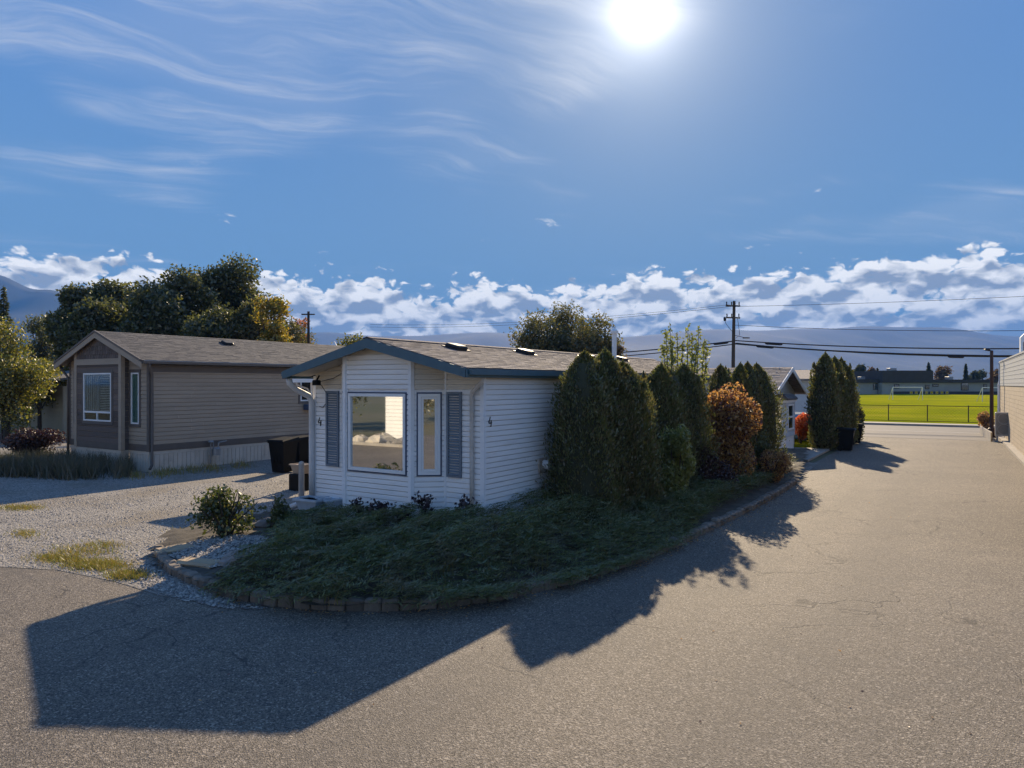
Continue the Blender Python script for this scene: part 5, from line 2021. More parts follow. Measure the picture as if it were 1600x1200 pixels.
# ------------------------------------------------------------------ the pale blue home, its car and drive
def blue_home():
    # gable faces the lane; ridge runs across
    apex = at(1229, 574, 34.0)
    O = Vector((apex.x, apex.y, 0))
    h = empty('mobile_home', O, -TH, 'pale blue mobile home with brown roof and small bay beyond the third cedars', 'mobile home')
    Wd, ZE, ZR = 6.6, 2.72, 3.95       # width along y, gable plane at x = 0, body to -x
    hw = Wd / 2
    sl_ = (ZR - ZE) / (hw + .25)

    def top(x, y):
        return ZE - .1 + sl_ * (hw + .25 - abs(y))
    w = MB()
    for a, b in (((-.3, -hw), (-.3, hw)), ((-11, -hw), (-.3, -hw)), ((-.3, hw), (-11, hw)), ((-11, hw), (-11, -hw))):
        panel(w, a, b, 0, top)
    wall = obj('wall', w, M['vinyl_blue'], h)
    siding(wall, (-.3, -hw), (-.3, hw), .75, top, M['vinyl_blue'], .2, [(1.2, 2.9, .9, 2.4)])
    siding(wall, (-11, -hw), (-.3, -hw), .75, top, M['vinyl_blue'], .2)
    rf = MB()
    for sg in (-1, 1):
        rf.extr([(0.25, 0, ZR), (0.25, sg * (hw + .3), ZE), (0.25, sg * (hw + .3), ZE - .1), (0.25, 0, ZR - .1)], (-11.6, 0, 0))
    roof = obj('roof', rf, M['shingle_mass'], h)
    cs = MB()
    L = math.hypot(hw + .3, ZR - ZE)
    for r in range(22):
        d0, d1 = r * L / 22, (r + 1.05) * L / 22
        x = .25
        while x > -11.3:
            ww = random.choice((.25, .33, .4))
            zt = random.uniform(.012, .028)
            y0_, y1_ = -d0 * (hw + .3) / L, -d1 * (hw + .3) / L
            za, zb = ZR - d0 * (ZR - ZE) / L, ZR - d1 * (ZR - ZE) / L
            cs.add([(x, y0_, za + .004), (x - ww + .01, y0_, za + .004), (x - ww + .01, y1_, zb + zt), (x, y1_, zb + zt), (x, y1_, zb), (x - ww + .01, y1_, zb)], [(0, 1, 2, 3), (3, 2, 5, 4)])
            x -= ww
    obj('shingle_courses', cs, M['shingle_mass'], roof, kind='stuff')
    for sg in (-1, 1):
        b = MB()
        b.extr([(.252, 0, ZR - .0), (.252, sg * (hw + .3), ZE), (.252, sg * (hw + .3), ZE - .2), (.252, 0, ZR - .2)], (.04, 0, 0))
        obj('rake_board', b, M['white_paint'], roof)
    # bay with awning
    bay = MB()
    bay.box(-.28, .419, -2.149, -.36, .75, 2.42)
    bay = obj('bay', bay, M['vinyl_blue'], h)
    siding(bay, (-.28, -2.15), (.42, -2.15), .75, lambda x, y: 2.4, M['vinyl_blue'], .2, [(.14, .58, 1.05, 2.22)])
    siding(bay, (.42, -2.15), (.42, -.35), .75, lambda x, y: 2.4, M['vinyl_blue'], .2, [(.3, 1.5, 1.05, 2.22)])
    sk = MB()
    sk.box(-.26, .40, -2.13, -.37, 0, .745)
    obj('skirting', sk, M['trim_white'], h)
    sk = MB()
    sk.box(-11, -.33, -hw + .03, hw - .03, 0, .745)
    obj('skirting', sk, M['trim_white'], h)
    aw = MB()
    aw.extr([(-.36, -2.3, 2.42), (.55, -2.3, 2.42), (.55, -2.3, 2.5), (.35, -2.3, 2.68), (-.36, -2.3, 2.68)], (0, 2.1, 0))
    obj('awning', aw, M['shingle_grey'], h)
    aw = MB()
    aw.box(-.30, .5, -2.25, -.3, 2.30, 2.415)
    obj('head_board', aw, M['white_paint'], h)

    def win(p0, p1, o):
        s0, s1, a, b = o
        w_ = obj('window', frame_on(MB(), p0, p1, s0, s1, a, b, .07, .0, .05), M['white_paint'], h)
        m = MB()
        face_box(m, p0, p1, s0 + .07, s1 - .07, (a + b) / 2 - .04, (a + b) / 2 + .04, .0, .045)
        obj('mullion', m, M['white_paint'], w_)
        obj('pane', face_box(MB(), p0, p1, s0 + .06, s1 - .06, a + .06, b - .06, .002, .014), M['car_glass'], w_)
    win((-.28, -2.15), (.42, -2.15), (.14, .58, 1.05, 2.22))
    win((.42, -2.15), (.42, -.35), (.3, 1.5, 1.05, 2.22))
    # drive slab and lawn strip
    a, b, c, d = gp(1198, 714), gp(1262, 721.5), gp(1298, 703), gp(1215, 700)
    mb = MB()
    mb.prism([(v.x, v.y) for v in (a, b, c, d)], -.01, .07)
    obj('drive_slab', mb, M['concrete'], kind='structure')
    sheet('lawn_strip', [tuple(gp(*q)[:2]) for q in ((1222, 702.5), (1268, 705.5), (1268, 690), (1228, 684))], .012, M['lawn'])
    gpt = [gp(1215, 752), gp(1245, 752), gp(1278, 724), gp(1255, 722), gp(1205, 716)]
    sheet('gravel_patch', [tuple(q[:2]) for q in gpt], .008, M['gravel'])
    # next white home beyond
    q = at(1252, 600, 44)
    o = empty('mobile_home', (q.x, q.y, 0), -TH, 'pale blue home end wall glimpsed between the bay and the far cedars', 'mobile home')
    w2 = MB()
    panel(w2, (-6, 0), (.4, 0), 0, lambda x, y: 3.35)
    panel(w2, (.4, 0), (.4, 6), 0, lambda x, y: 3.35)
    w2 = obj('wall', w2, M['vinyl_blue'], o)
    siding(w2, (-6, 0), (.4, 0), .5, lambda x, y: 3.35, M['vinyl_blue'], .2)
    r2 = MB()
    r2.extr([(-6.3, -.4, 3.35), (.8, -.4, 3.35), (.8, 3, 3.95), (-6.3, 3, 3.95)], (0, 0, .12))
    obj('roof', r2, M['shingle_mass'], o)


blue_home()


def car():
    q = at(1248, 660, 40.0)
    r = empty('parked_car', (q.x, q.y, 0), R(58), 'silver blue parked car half hidden behind the red orange shrub', 'car')
    # side profile swept across the width
    prof = [(-2.1, .35), (-2.15, .8), (-2.0, .95), (-1.3, 1.05), (-.75, 1.48), (.2, 1.56), (1.1, 1.5), (1.75, 1.1), (2.1, 1.0), (2.15, .4)]
    secs = ((-.85, .94), (-.8, 1.0), (.8, 1.0), (.85, .94))
    mb = MB()
    n = len(prof)
    for (y, k) in secs:
        for (x, z) in prof:
            yy = y * (.82 if z > 1.2 else 1)
            mb.v.append((x * (.98 if k < 1 else 1), yy, z))
    for s in range(3):
        for i in range(n):
            j = (i + 1) % n
            mb.f.append((s * n + i, (s + 1) * n + i, (s + 1) * n + j, s * n + j))
    mb.f.append(tuple(range(n)))
    mb.f.append(tuple(range(4 * n - 1, 3 * n - 1, -1)))
    obj('body', mb, M['car_blue'], r)
    for sg in (-1, 1):
        g_ = MB()
        y0_ = sg * .70
        g_.extr([(-1.15, sg * .86, 1.08), (1.55, sg * .86, 1.12), (1.0, y0_ * 1.01 + sg * .0, 1.44), (-.7, y0_ * 1.01, 1.42)], (0, sg * .01, 0))
        obj('side_window', g_, M['car_glass'], r)
    g_ = MB()
    g_.extr([(-1.33, -.7, 1.09), (-1.33, .7, 1.09), (-.8, .6, 1.465), (-.8, -.6, 1.465)], (-.02, 0, .02))
    obj('windscreen', g_, M['car_glass'], r)
    g_ = MB()
    g_.extr([(1.77, -.7, 1.12), (1.77, .7, 1.12), (1.16, .6, 1.485), (1.16, -.6, 1.485)], (.02, 0, .02))
    obj('rear_window', g_, M['car_glass'], r)
    for x in (-1.35, 1.35):
        for y in (-.8, .8):
            w = MB()
            w.lathe([(.18, -.1), (.33, -.1), (.33, .1), (.18, .1)], 16)
            w.v = [(a + x, c + y, b + .33) for a, b, c in w.v]
            t = obj('wheel', w, M['black_plastic'], r)
            k = MB()
            k.lathe([(.06, -.11), (.19, -.105), (.19, .105), (.06, .11)], 12)
            k.v = [(a + x, c + y, b + .33) for a, b, c in k.v]
            obj('rim', k, M['galv'], t)
    for y in (-.62, .62):
        l = MB()
        l.cbox(-2.17, -2.08, y - .16, y + .16, .7, .85, .02)
        obj('headlight', l, M['white_paint'], r)


car()


# ------------------------------------------------------------------ the block building on the right
def block_building():
    P0 = Vector((21.9, 30.4, 0))
    rz = -R(31.5)
    h = empty('block_building', P0, rz, 'beige concrete block building with pale grey upper band at the right edge', 'building')
    # local: x right (inside), y away; wall face x = 0 from y -22 to 16
    b = MB()
    b.box(0, 14, -22, 15.9, 0, 3.05)
    obj('wall', b, M['block'], h)
    u = MB()
    u.box(-.03, 14.03, -22.03, 15.93, 3.053, 4.46)
    u = obj('upper_wall', u, M['pale_grey_metal'], h)
    rb = MB()
    for z in np.arange(3.2, 4.4, .2):
        rb.box(-.042, -.029, -22, 15.9, z, z + .03)
    obj('cladding_ribs', rb, M['pale_grey_metal'], u, kind='stuff')
    c = MB()
    c.box(-.07, 14.07, -22.07, 15.97, 4.463, 4.54)
    obj('parapet_cap', c, M['pale_grey_metal'], h)
    k = MB()
    k.box(-.28, -.002, -22, 15.9, -.05, .10)
    obj('footing', k, M['concrete'], h)
    # conduit at the far corner
    t = MB()
    t.tube([(-.06, 15.6, .1), (-.06, 15.6, 4.4)], .045, 8)
    t.tube([(-.12, 15.75, .1), (-.12, 15.75, 3.1), (-.06, 15.75, 3.4)], .03, 8)
    obj('conduit', t, M['trim_white'], h)
    # service mast box on the roof edge
    m = empty('roof_cabinet', P0 + Vector((math.cos(rz), math.sin(rz), 0)) * .5 + Vector((-math.sin(rz), math.cos(rz), 0)) * 4.3 + Vector((0, 0, 4.54)), rz,
              'narrow white vent housing with dark side on the block building roof', 'roof vent')
    b = MB()
    b.extr([(-.3, 0, 0), (.3, 0, 0), (.3, 0, .85), (0, 0, 1.2), (-.3, 0, .85)], (0, .7, 0))
    obj('housing', b, M['white_paint'], m)
    b = MB()
    b.box(-.2, .2, -.02, -.002, .12, .62)
    obj('louvre', b, M['ac_grille'], m)
    b = MB()
    b.box(.302, .32, .05, .65, .02, .6)
    obj('dark_panel', b, M['black_plastic'], m)


block_building()


def heat_pump():
    q = gp(1568.5, 691)
    r = empty('heat_pump', q, -R(31.5), 'beige outdoor heat pump on a stand against the block wall', 'heat pump')
    b = MB()
    b.cbox(-.40, .40, -.17, .17, .34, 1.62, .03)
    obj('body', b, M['ac_beige'], r)
    g_ = MB()
    g_.box(-.35, .35, -.176, -.171, .42, 1.54)
    g_ = obj('grille', g_, M['ac_grille'], r)
    for cz_ in (.70, 1.27):
        f = MB()
        f.tube([(.28 * math.cos(k * .3142), -.182, .28 * math.sin(k * .3142) + cz_) for k in range(21)], .012, 6)
        obj('fan_ring', f, M['ac_beige'], g_)
    for x in (-.3, .3):
        l = MB()
        l.box(x - .04, x + .04, -.12, .12, 0, .32)
        obj('leg', l, M['galv'], r)
    k = MB()
    k.box(-.5, .5, -.25, .25, -.01, .05)
    obj('base_pad', k, M['concrete'], r)


heat_pump()


def lamp_pole():
    q = gp(1549.5, 683)
    r = empty('lamp_pole', q, 0, 'slim brown lamp pole with short arm next to the block building', 'lamp pole')
    p = MB()
    p.tube([(0, 0, 0), (0, 0, 5.12)], [.11, .085], 10)
    obj('pole', p, M['pole_brown'], r)
    p = MB()
    p.lathe([(.2, 0), (.2, .5), (.13, .56)], 10)
    obj('base', p, M['pole_brown'], r)
    a = MB()
    a.beam((.05, 0, 5.1), (-.42, -.05, 5.17), .08, .07)
    a = obj('arm', a, M['dark_metal'], r)
    l = MB()
    l.cbox(-.46, -.16, -.13, .05, 5.165, 5.23, .02)
    obj('lamp_head', l, M['dark_metal'], a)
    w = MB()
    c0, c1 = gp(1531, 678), gp(1548, 690)
    w.prism([(c0.x, c0.y), (c1.x, c1.y), (c1.x + .25, c1.y + .25), (c0.x + .25, c0.y + .3)], 0, .5)
    obj('low_wall', w, M['concrete'], label='low concrete wall end at the foot of the brown lamp pole', cat='low wall')


lamp_pole()


# ------------------------------------------------------------------ street, field, fence, school
def far_side():
    def V(u, v, z=0.0):
        return loc2w(u, v, z)
    sheet('street', [tuple(V(u, v)[:2]) for u, v in ((-120, 36), (-120, 50), (120, 50), (120, 36))][::-1], .004, M['street'])
    sheet('street_marking', [tuple(V(u, v)[:2]) for u, v in ((-110, 42.9), (-110, 43.05), (110, 43.05), (110, 42.9))][::-1], .010, M['road_line'])
    k = MB()
    k.add([V(-120, 50.0, -.02), V(120, 50.0, -.02), V(120, 51.9, -.02), V(-120, 51.9, -.02), V(-120, 50.0, .15), V(120, 50.0, .15), V(120, 51.9, .15), V(-120, 51.9, .15)], MB.BOXF)
    obj('pavement', k, M['concrete'], kind='structure')
    mb = MB()
    nx, ny = 40, 40
    for j in range(ny + 1):
        for i in range(nx + 1):
            u, v = -120 + 280 * i / nx, 51.9 + 190 * j / ny
            mb.v.append(tuple(V(u, v, .10 + .16 * (1 + math.sin(u * .05 + v * .07)) * min(1, j / 8))))
    for j in range(ny):
        for i in range(nx):
            a = j * (nx + 1) + i
            mb.f.append((a, a + 1, a + nx + 2, a + nx + 1))
    obj('playing_field', mb, M['lawn'], kind='structure', smooth=True)
    # chain link fence
    fv = 55.5
    root = empty('chain_link_fence', V(2, fv), -TH, 'dark chain link fence along the green playing field', 'fence')
    x0, x1 = -14, 42
    for x in np.arange(x0, x1 + .1, 2.8):
        p = MB()
        p.tube([(x, 0, 0), (x, 0, 1.42)], .04, 6)
        p.lathe([(.05, 1.42), (.01, 1.47)], 6, (x, 0, 0))
        obj('post', p, M['dark_metal'], root)
    for z, n_ in ((1.38, 'top_rail'), (.12, 'bottom_rail')):
        p = MB()
        p.tube([(x0, 0, z), (x1, 0, z)], .025, 6)
        obj(n_, p, M['dark_metal'], root)
    w = MB()
    s = .22
    for x in np.arange(x0, x1 - 1.3, s):
        for d in (1, -1):
            a, b = (x, .0, .12) if d > 0 else (x + 1.26, 0, .12), (x + 1.26, 0, 1.38) if d > 0 else (x, 0, 1.38)
            w.beam(a, b, .006, .006, up=(0, 1, 0))
    obj('mesh', w, M['dark_metal'], root, kind='stuff')

    # goals
    def goal(px, py, Y, wpx, label):
        q = at(px, 600, Y)
        r = empty('soccer_goal', (q.x, q.y, .1), R(-6), label, 'soccer goal', 'soccer goals on the field')
        w_ = wpx / F * Y
        hh = 2.44
        for x in (0, w_):
            p = MB()
            p.tube([(x, 0, 0), (x, 0, hh)], .06, 8)
            obj('goal_post', p, M['white_paint'], r)
            p = MB()
            p.tube([(x, .05, hh), (x, 1.8, 0)], .05, 6)
            obj('stay', p, M['white_paint'], r)
        p = MB()
        p.tube([(0, 0, hh), (w_, 0, hh)], .06, 8)
        obj('crossbar', p, M['white_paint'], r)
    goal(1395, 0, 132, 44, 'left white soccer goal in front of the school')
    goal(1535, 0, 118, 40, 'right white soccer goal behind the brown lamp pole')
    # school
    D = 190.0

    def X(px):
        return (px - 800) / F * D

    def Z(py):
        return H + (600 - py) / F * D
    r = empty('school_building', (X(1450), D, 0), 0, 'long low school with dark roof band and pale walls across the field', 'school')
    ox = X(1450)

    def sb(name, px0, px1, z0, z1, y0, y1, mat, par=r):
        m = MB()
        m.box(X(px0) - ox, X(px1) - ox, y0, y1, z0, z1)
        return obj(name, m, M[mat], par)
    sb('wing_wall', 1300, 1377, -.1, Z(598), 2, 20, 'school_wall')
    sb('wing_roof', 1299, 1377.5, Z(598) + .003, Z(592.5), 1.4, 21, 'school_dark')
    sb('hall_wall', 1378, 1456, -.1, Z(598), 0, 22, 'school_wall')
    hr = sb('hall_roof', 1377.8, 1456.5, Z(598) + .003, Z(579), -.5, 23, 'school_dark')
    sb('wing_wall', 1456.8, 1640, -.1, Z(598), 1, 18, 'school_wall')
    sb('wing_roof', 1456.8, 1641, Z(598) + .003, Z(593), .4, 19, 'school_dark')
    sb('dark_base', 1395, 1640, -.1, 1.15, -.25, -.02, 'school_dark')
    for (a, b, t, bo) in ((1370, 1377, 599, 609), (1397, 1405, 600, 607), (1445, 1452, 601, 608), (1460, 1470, 600, 604), (1505, 1517, 598, 610), (1540, 1546, 600, 608)):
        yy = -.08 if 1378 < a < 1456 else (.92 if a > 1456 else 1.9)
        w_ = sb('window', a, b, Z(bo), Z(t) - .05, yy, yy + .06, 'school_dark')
        sb('pane', a + .8, b - .8, Z(bo) + .15, Z(t) - .2, yy - .03, yy - .003, 'car_glass', w_)
    for i, px in enumerate(range(1420, 1480, 8)):
        w_ = sb('lower_window', px, px + 5, .45, 1.3, -.36, -.27, 'school_wall')
        sb('pane', px + .5, px + 4.5, .55, 1.2, -.40, -.365, 'car_glass', w_)
    for px, s in ((1366, .6), (1415, .9), (1508, .6)):
        m = MB()
        m.cbox(X(px) - ox - s, X(px) - ox + s, 6, 8, Z(579 if 1378 < px < 1456 else 592.8), Z(579 if 1378 < px < 1456 else 592.8) + .8, .05)
        obj('roof_unit', m, M['galv'], r)
    G3 = 'far trees behind the school'
    for i, (px, ty, w_, mt, lab) in enumerate((
            (1345, 571, 26, 'far_leaf', 'far dark tree left of the school behind the lane cedars'),
            (1362, 574, 22, 'far_rust_leaf', 'far brown tree behind the left school wing'),
            (1388, 576, 20, 'far_rust_leaf', 'far brown tree behind the left end of the dark hall'),
            (1473, 571, 30, 'far_rust_leaf', 'broad rust brown tree right of the dark school hall'),
            (1525, 576, 26, 'far_leaf', 'far green tree behind the right school wing'),
            (1556, 577, 30, 'far_rust_leaf', 'far brown tree behind the brown lamp pole'),
            (1225, 577, 30, 'far_rust_leaf', 'far rust tree over the pale blue home ridge'),
            (1195, 577, 34, 'far_leaf', 'far dark tree over the pale blue home roof'),
            (1255, 579, 24, 'far_leaf', 'far dark tree left of the lane cedars'),
            (1160, 579, 30, 'far_leaf', 'far dark tree right of the utility pole foot'))):
        px_tree('distant_tree', px, ty, 225, w_, mt, lab, G3, 60 + i, 1800, .8, clumps=12)
    conifer(1451, 566, 215, 19, 'dark spruce at the right end of the school hall', 71)
    conifer(1509, 568, 218, 11, 'slim dark spruce behind the right school wing', 72)
    conifer(1371, 575, 222, 8, 'small dark spruce behind the left school wing', 73)


far_side()


# ------------------------------------------------------------------ utility poles and cables
def utility():
    q = at(1146, 600, 60)
    P = Vector((q.x, q.y, 0))
    r = empty('utility_pole', P, 0, 'wooden utility pole with two crossarms above the cedars', 'utility pole')
    p = MB()
    p.tube([(0, 0, -.3), (-.02, 0, 5), (.06, 0, 10.15)], [.17, .15, .12], 10)
    obj('pole', p, M['rust_wood'], r)
    for (z, l) in ((9.75, .75), (8.75, .72)):
        a = MB()
        a.beam((.06 - l, -.14, z), (.06 + .35 * l + .2, -.14, z - .03), .1, .12)
        a = obj('crossarm', a, M['rust_wood'], r)
        for x in (-.9 * l, -.35 * l, .5 * l):
            i_ = MB()
            i_.lathe([(.035, .06), (.06, .12), (.04, .2), (.06, .26), (.02, .34)], 8, (.06 + x, -.14, z))
            obj('insulator', i_, M['dark_metal'], a)
    t = MB()
    t.tube([(-.65, -.14, 8.7), (-.72, -.14, 8.3), (-.4, -.1, 7.9), (.0, -.14, 7.4)], .02, 5)
    t.tube([(.3, -.14, 8.7), (.4, -.14, 8.0), (.5, -.1, 7.3), (.15, -.14, 7.0)], .02, 5)
    t.lathe([(.09, 8.45), (.1, 8.5), (.1, 8.75), (.05, 8.8)], 8, (-.78, -.14, 0))
    obj('jumper_leads', t, M['wire'], r)
    l = MB()
    l.beam((.1, -.1, 7.25), (.85, -.3, 7.05), .04, .04)
    l.cbox(.7, 1.25, -.4, -.2, 6.98, 7.07, .02)
    obj('street_lamp_arm', l, M['dark_metal'], r)

    def cable(name, a, b, sag, rad, label, n=18, lumps=(), group='overhead cables'):
        a, b = Vector(a), Vector(b)
        pts = []
        for i in range(n + 1):
            t_ = i / n
            c = a.lerp(b, t_)
            c.z -= 4 * sag * t_ * (1 - t_)
            pts.append(c)
        m = MB()
        m.tube(pts, rad, 6)
        o = obj(name, m, M['wire'], None, label, 'cable', group)
        for (t_, ln, rd) in lumps:
            c0 = a.lerp(b, t_)
            c1 = a.lerp(b, t_ + ln)
            for c, tt in ((c0, t_), (c1, t_ + ln)):
                c.z -= 4 * sag * tt * (1 - tt) + rd
            s = MB()
            s.tube([c0, c0.lerp(c1, .1), c0.lerp(c1, .9), c1], [rd * .4, rd, rd, rd * .4], 8)
            obj('splice', s, M['wire'], o)
        return o
    R1 = at(1147, 532, 60)
    end = P + BX * 46
    cable('cable', R1, (end.x, end.y, 6.6), 1.15, .045, 'upper thick black cable running right from the utility pole', lumps=((.055, .03, .085),))
    R2 = at(1147, 537, 60)
    cable('cable', R2, (end.x, end.y, 6.1), 1.3, .06, 'lower thick black cable running right from the utility pole', lumps=((.04, .03, .075), (.335, .022, .10)))
    R3 = at(1150, 536, 60)
    cable('cable', R3, (end.x, end.y, 6.45), 1.55, .035, 'middle black cable running right above the green field')
    R4 = at(1149, 508, 60)
    cable('cable', R4, (end.x, end.y, 7.2), .9, .018, 'thin grey wire above the thick cables right of the pole')
    R5 = at(1140, 479, 60)
    cable('cable', R5, (end.x, end.y, 9.7), .5, .014, 'topmost thin wire running right from the crossarm')
    L0 = P - BX * 42 
    cable('cable', at(1146, 533, 60), (L0.x, L0.y, 6.9), 1.0, .05, 'thick black cable running left from the utility pole', lumps=((.01, .03, .08),))
    cable('cable', at(1146, 538, 60), (L0.x, L0.y, 6.3), 1.0, .04, 'lower black cable running left behind the round trees')
    cable('cable', at(1140, 479, 60), (L0.x, L0.y, 9.8), .6, .014, 'topmost thin wire running left from the crossarm')
    cable('cable', at(1140, 476, 60), (L0.x, L0.y, 10.1), .6, .012, 'second thin wire running left from the crossarm')
    # left pole
    q2 = at(482, 600, 70)
    r2 = empty('utility_pole', (q2.x, q2.y, 0), 0, 'wooden utility pole with single crossarm beside the orange tree', 'utility pole')
    p = MB()
    p.tube([(0, 0, -.3), (0, 0, 10.3)], [.17, .12], 8)
    obj('pole', p, M['rust_wood'], r2)
    a = MB()
    a.beam((-.65, -.12, 10.0), (.65, -.12, 10.0), .1, .12)
    obj('crossarm', a, M['rust_wood'], r2)
    cable('cable', (q2.x, q2.y, 6.6), at(640, 545, 75), .5, .05, 'black cable leaving the left utility pole towards the white home')
    cable('cable', (q2.x, q2.y, 6.0), at(640, 553, 75), .5, .05, 'lower black cable leaving the left utility pole')
    v = MB()
    q3 = at(522, 600, 48)
    v.tube([(0, 0, 0), (0, 0, 5.6)], .13, 10)
    v.lathe([(.2, 5.6), (.22, 5.75), (.05, 6.05)], 10)
    obj('flue', v, M['white_paint'], None, 'white metal flue standing between the two homes', 'flue', loc=(q3.x, q3.y, 0))


utility()


# ------------------------------------------------------------------ neighbours at the left edge and across the street
def neighbours():
    # beige carport home behind the fruit tree
    q = at(70, 600, 42)
    h = empty('beige_home', (q.x, q.y, 0), -TH, 'beige home with lean to carport behind the yellow fruit tree', 'house')
    w = MB()
    w.box(-5, 2.2, 0, 5, 0, 3.0)
    wall = obj('wall', w, M['beige_wall'], h)
    siding(wall, (-5, 0), (2.2, 0), .3, lambda x, y: 3.0, M['beige_wall'], .25)
    siding(wall, (2.2, 0), (2.2, 5), .3, lambda x, y: 3.0, M['beige_wall'], .25)
    r_ = MB()
    r_.extr([(-6.5, -3.4, 3.0), (3.0, -3.4, 3.0), (3.0, 5.5, 4.1), (-6.5, 5.5, 4.1)], (0, 0, .12))
    obj('roof', r_, M['shingle_grey'], h)
    f = MB()
    f.box(-6.5, 3.0, -3.45, -3.41, 2.98, 3.16)
    obj('fascia', f, M['white_paint'], h)
    for x in (-6.2, -2.0, 2.7):
        p_ = MB()
        p_.box(x - .07, x + .07, -3.3, -3.16, 0, 2.98)
        obj('post', p_, M['pole_brown'], h)
    for (px, py, w_, hh, lab) in ((52, 652, .75, .68, 'white chest freezer under the beige carport'), (81, 650, .4, .7, 'white box under the beige carport next to the dark bin')):
        q = gp(px, py)
        r = empty('white_box', q, -TH * .3, lab, 'box')
        b = MB()
        b.cbox(-w_, w_, -.35, .35, 0, hh, .03)
        obj('body', b, M['white_paint'], r)
        b = MB()
        b.cbox(-w_ - .01, w_ + .01, -.36, .36, hh + .003, hh + .09, .03)
        obj('lid', b, M['white_paint'], r)
    q = gp(92, 650)
    wheelie_bin(q, R(-10), 'dark garbage bin under the beige carport by the brown home', 1.05)
    # house across the street, mirrored in the bay window
    E = Vector((-26.2, 8.6, 0))
    r = empty('white_house', E, -TH, 'white sided house across the street mirrored in the bay window', 'house')
    b = MB()
    b.box(0, 9, -6, 0, 0, 3.6)
    wall = obj('wall', b, M['white_paint'], r)
    siding(wall, (9, 0), (0, 0), .2, lambda x, y: 3.6, M['white_paint'], .2)
    siding(wall, (0, 0), (0, -6), .2, lambda x, y: 3.6, M['white_paint'], .2)
    rf = MB()
    rf.extr([(-.5, .5, 3.6), (9.5, .5, 3.6), (9.5, -3, 5.0), (-.5, -3, 5.0)][::-1], (0, 0, .12))
    rf.extr([(-.5, -3, 5.0), (9.5, -3, 5.0), (9.5, -6.5, 3.6), (-.5, -6.5, 3.6)][::-1], (0, 0, .12))
    obj('roof', rf, M['shingle_grey'], r)
    # rock border and kerb in front of it
    e1 = gp(0, 882)
    c = e1 - AX * 10.6
    kb = MB()
    a, b_ = c - BX * 45, c + BX * 6
    kb.add([a, b_, b_ - AX * .2, a - AX * .2, a + Vector((0, 0, .14)), b_ + Vector((0, 0, .14)), b_ - AX * .2 + Vector((0, 0, .14)), a - AX * .2 + Vector((0, 0, .14))], [(0, 3, 2, 1)[::-1], (4, 5, 6, 7)[::-1], (0, 1, 5, 4)[::-1], (1, 2, 6, 5)[::-1], (2, 3, 7, 6)[::-1], (3, 0, 4, 7)[::-1]])
    obj('kerb', kb, M['concrete'], kind='structure')
    for i, (s, d, sz, mt) in enumerate(((-13.2, .9, .55, 'pale_boulder'), (-11.6, .8, .75, 'pale_boulder'), (-10.0, .9, .6, 'boulder'), (-15.0, .8, .45, 'pale_boulder'), (-8.2, .9, .5, 'boulder'))):
        boulder(c + BX * s - AX * d, sz, M[mt], ('middle pale boulder along the kerb across the street', 'largest pale boulder along the kerb across the street', 'larger grey boulder along the kerb across the street', 'smallest pale boulder along the kerb across the street', 'smaller grey boulder along the kerb across the street')[i],
                'pale boulders across the street' if mt == 'pale_boulder' else 'grey boulders across the street')
    G = 'trees across the street'
    for i, (s, d, hh, w_) in enumerate(((-17.5, 3.5, 7.5, 2.6), (-21, 5.5, 9, 3.2), (-25, 4, 8, 3), (-30, 6, 9, 3.5))):
        q = c + BX * s - AX * d
        tree('street_tree', (q.x, q.y, 0), hh, w_, w_, 'shrub_leaf' if i else 'yellow_leaf', ('yellow leafed tree across the street nearest the white house', 'green tree across the street second from the white house', 'green tree across the street third from the white house', 'farthest green tree across the street')[i], G, 5000, .22, 80 + i)
    for i, (x, y, hh, w_) in enumerate(((2.5, -26, 6, 3), (8, -28, 7, 3.4), (-3.5, -27, 6.5, 3.2), (14, -25, 6, 3))):
        tree('street_tree', (x, y, 0), hh, w_, w_, 'olive_leaf', ('olive tree behind the camera, second from the left', 'tallest olive tree behind the camera', 'olive tree behind the camera, leftmost', 'olive tree behind the camera, rightmost')[i], 'trees behind the camera', 5000, .22, 90 + i, zlow=.02)


neighbours()


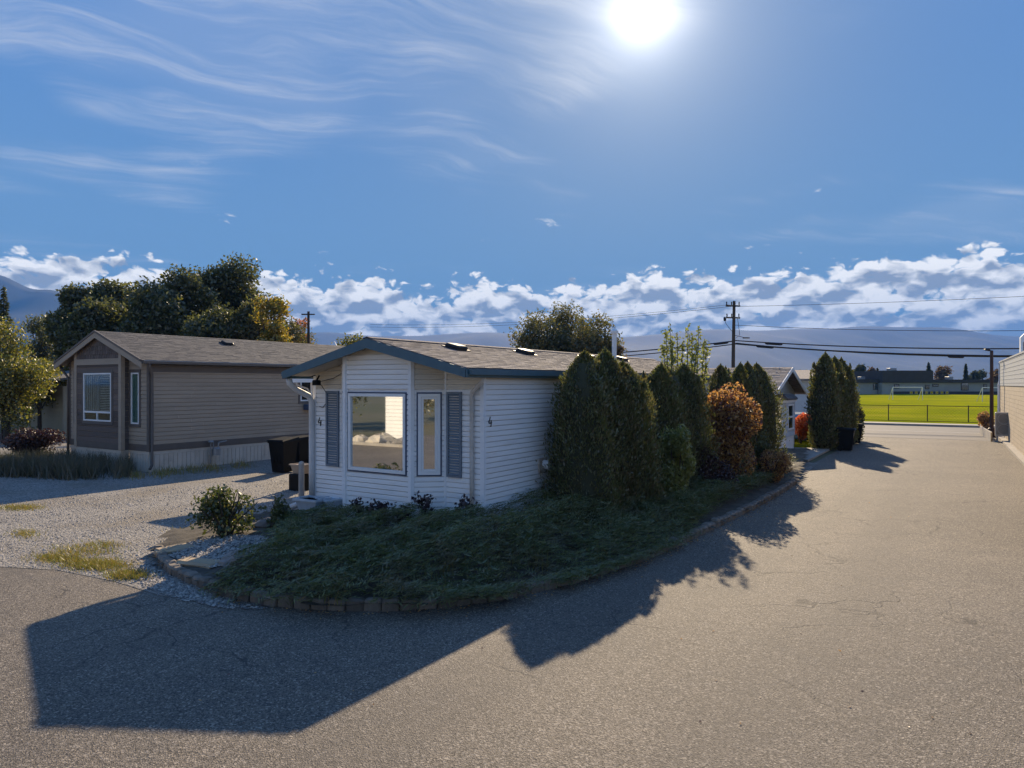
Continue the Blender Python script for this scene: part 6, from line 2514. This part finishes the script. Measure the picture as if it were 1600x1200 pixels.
# ------------------------------------------------------------------ mountains and air
def mountain(name, prof, D, foot, seed, rough):
    rs = np.random.default_rng(seed)
    pxs = np.array([p[0] for p in prof], float)
    pys = np.array([p[1] for p in prof], float)
    nx, ny = 420, 26
    X = np.linspace(pxs[0], pxs[-1], nx)
    ys = np.interp(X, pxs, pys)
    # soften the corners, then add small ridgeline detail
    k = np.hanning(15)
    ys = np.convolve(np.pad(ys, 7, 'edge'), k / k.sum(), 'valid')
    zt = (600 - ys) / F * D
    ph = rs.uniform(0, 6.28, 24)
    mb = MB()
    for j in range(ny):
        t = j / (ny - 1)                  # 0 crest .. 1 foot
        for i in range(nx):
            d = D * (1 - t * foot)
            x = (X[i] - 800) / F * D * (1 - t * foot * .25)
            f = 0
            for o in range(1, 7):
                f += math.sin(x * .0011 * 1.8 ** o + ph[o] + 1.3 * t * o) * math.cos(t * 3.1 * o + ph[o + 8] + x * .0006 * o) / 1.55 ** o
            z = zt[i] * (1 - t) ** 1.15 + f * rough * (.12 + math.sin(math.pi * min(1, t * 1.1)))
            if t > .9:
                z = min(z, 30 * (1 - t) * 10)
            mb.v.append((x, d, max(z, -20 if t < 1 else -60)))
    for j in range(ny - 1):
        for i in range(nx - 1):
            a = j * nx + i
            mb.f.append((a, a + nx, a + nx + 1, a + 1))
    # back face down to the ground
    k0 = len(mb.v)
    for i in range(nx):
        mb.v.append(((X[i] - 800) / F * D, D * 1.25, -60))
    for i in range(nx - 1):
        mb.f.append((i, i + 1, k0 + i + 1, k0 + i))
    obj(name, mb, M['mountain'], kind='structure', smooth=True)


mountain('mountain_range', [(-1400, 520), (-300, 515), (300, 530), (470, 519), (500, 515), (530, 518), (560, 524), (640, 525), (700, 522), (750, 518), (790, 521), (830, 526), (900, 526), (960, 527), (1000, 524), (1060, 519),
                            (1120, 513), (1150, 514), (1185, 518), (1250, 512), (1290, 515), (1350, 507), (1400, 510), (1440, 509), (1480, 509), (1510, 516), (1560, 525), (1600, 527), (1700, 520), (2600, 510)], 6200, .45, 3, 60)
mountain('mountain', [(-1500, 430), (-500, 415), (-120, 412), (0, 427), (30, 441), (52, 456), (62, 452), (78, 449), (95, 456), (130, 474), (200, 505), (300, 535), (420, 560), (560, 590)], 3900, .4, 5, 42)


def haze():
    mb = MB()
    mb.box(-13000, 13000, -1500, 8200, -70.0, 690.0)
    m, g, out = base_mat('haze_air')
    v = g.n('ShaderNodeVolumePrincipled')
    v.inputs['Color'].default_value = (0.085, 0.33, 0.92, 1)
    v.inputs['Density'].default_value = 1.3e-4
    v.inputs['Anisotropy'].default_value = 0.0
    v.inputs['Density Attribute'].default_value = ''
    m.cycles.homogeneous_volume = True
    g.l(v.outputs[0], out.inputs['Volume'])
    obj('haze', mb, m, kind='stuff')


haze()
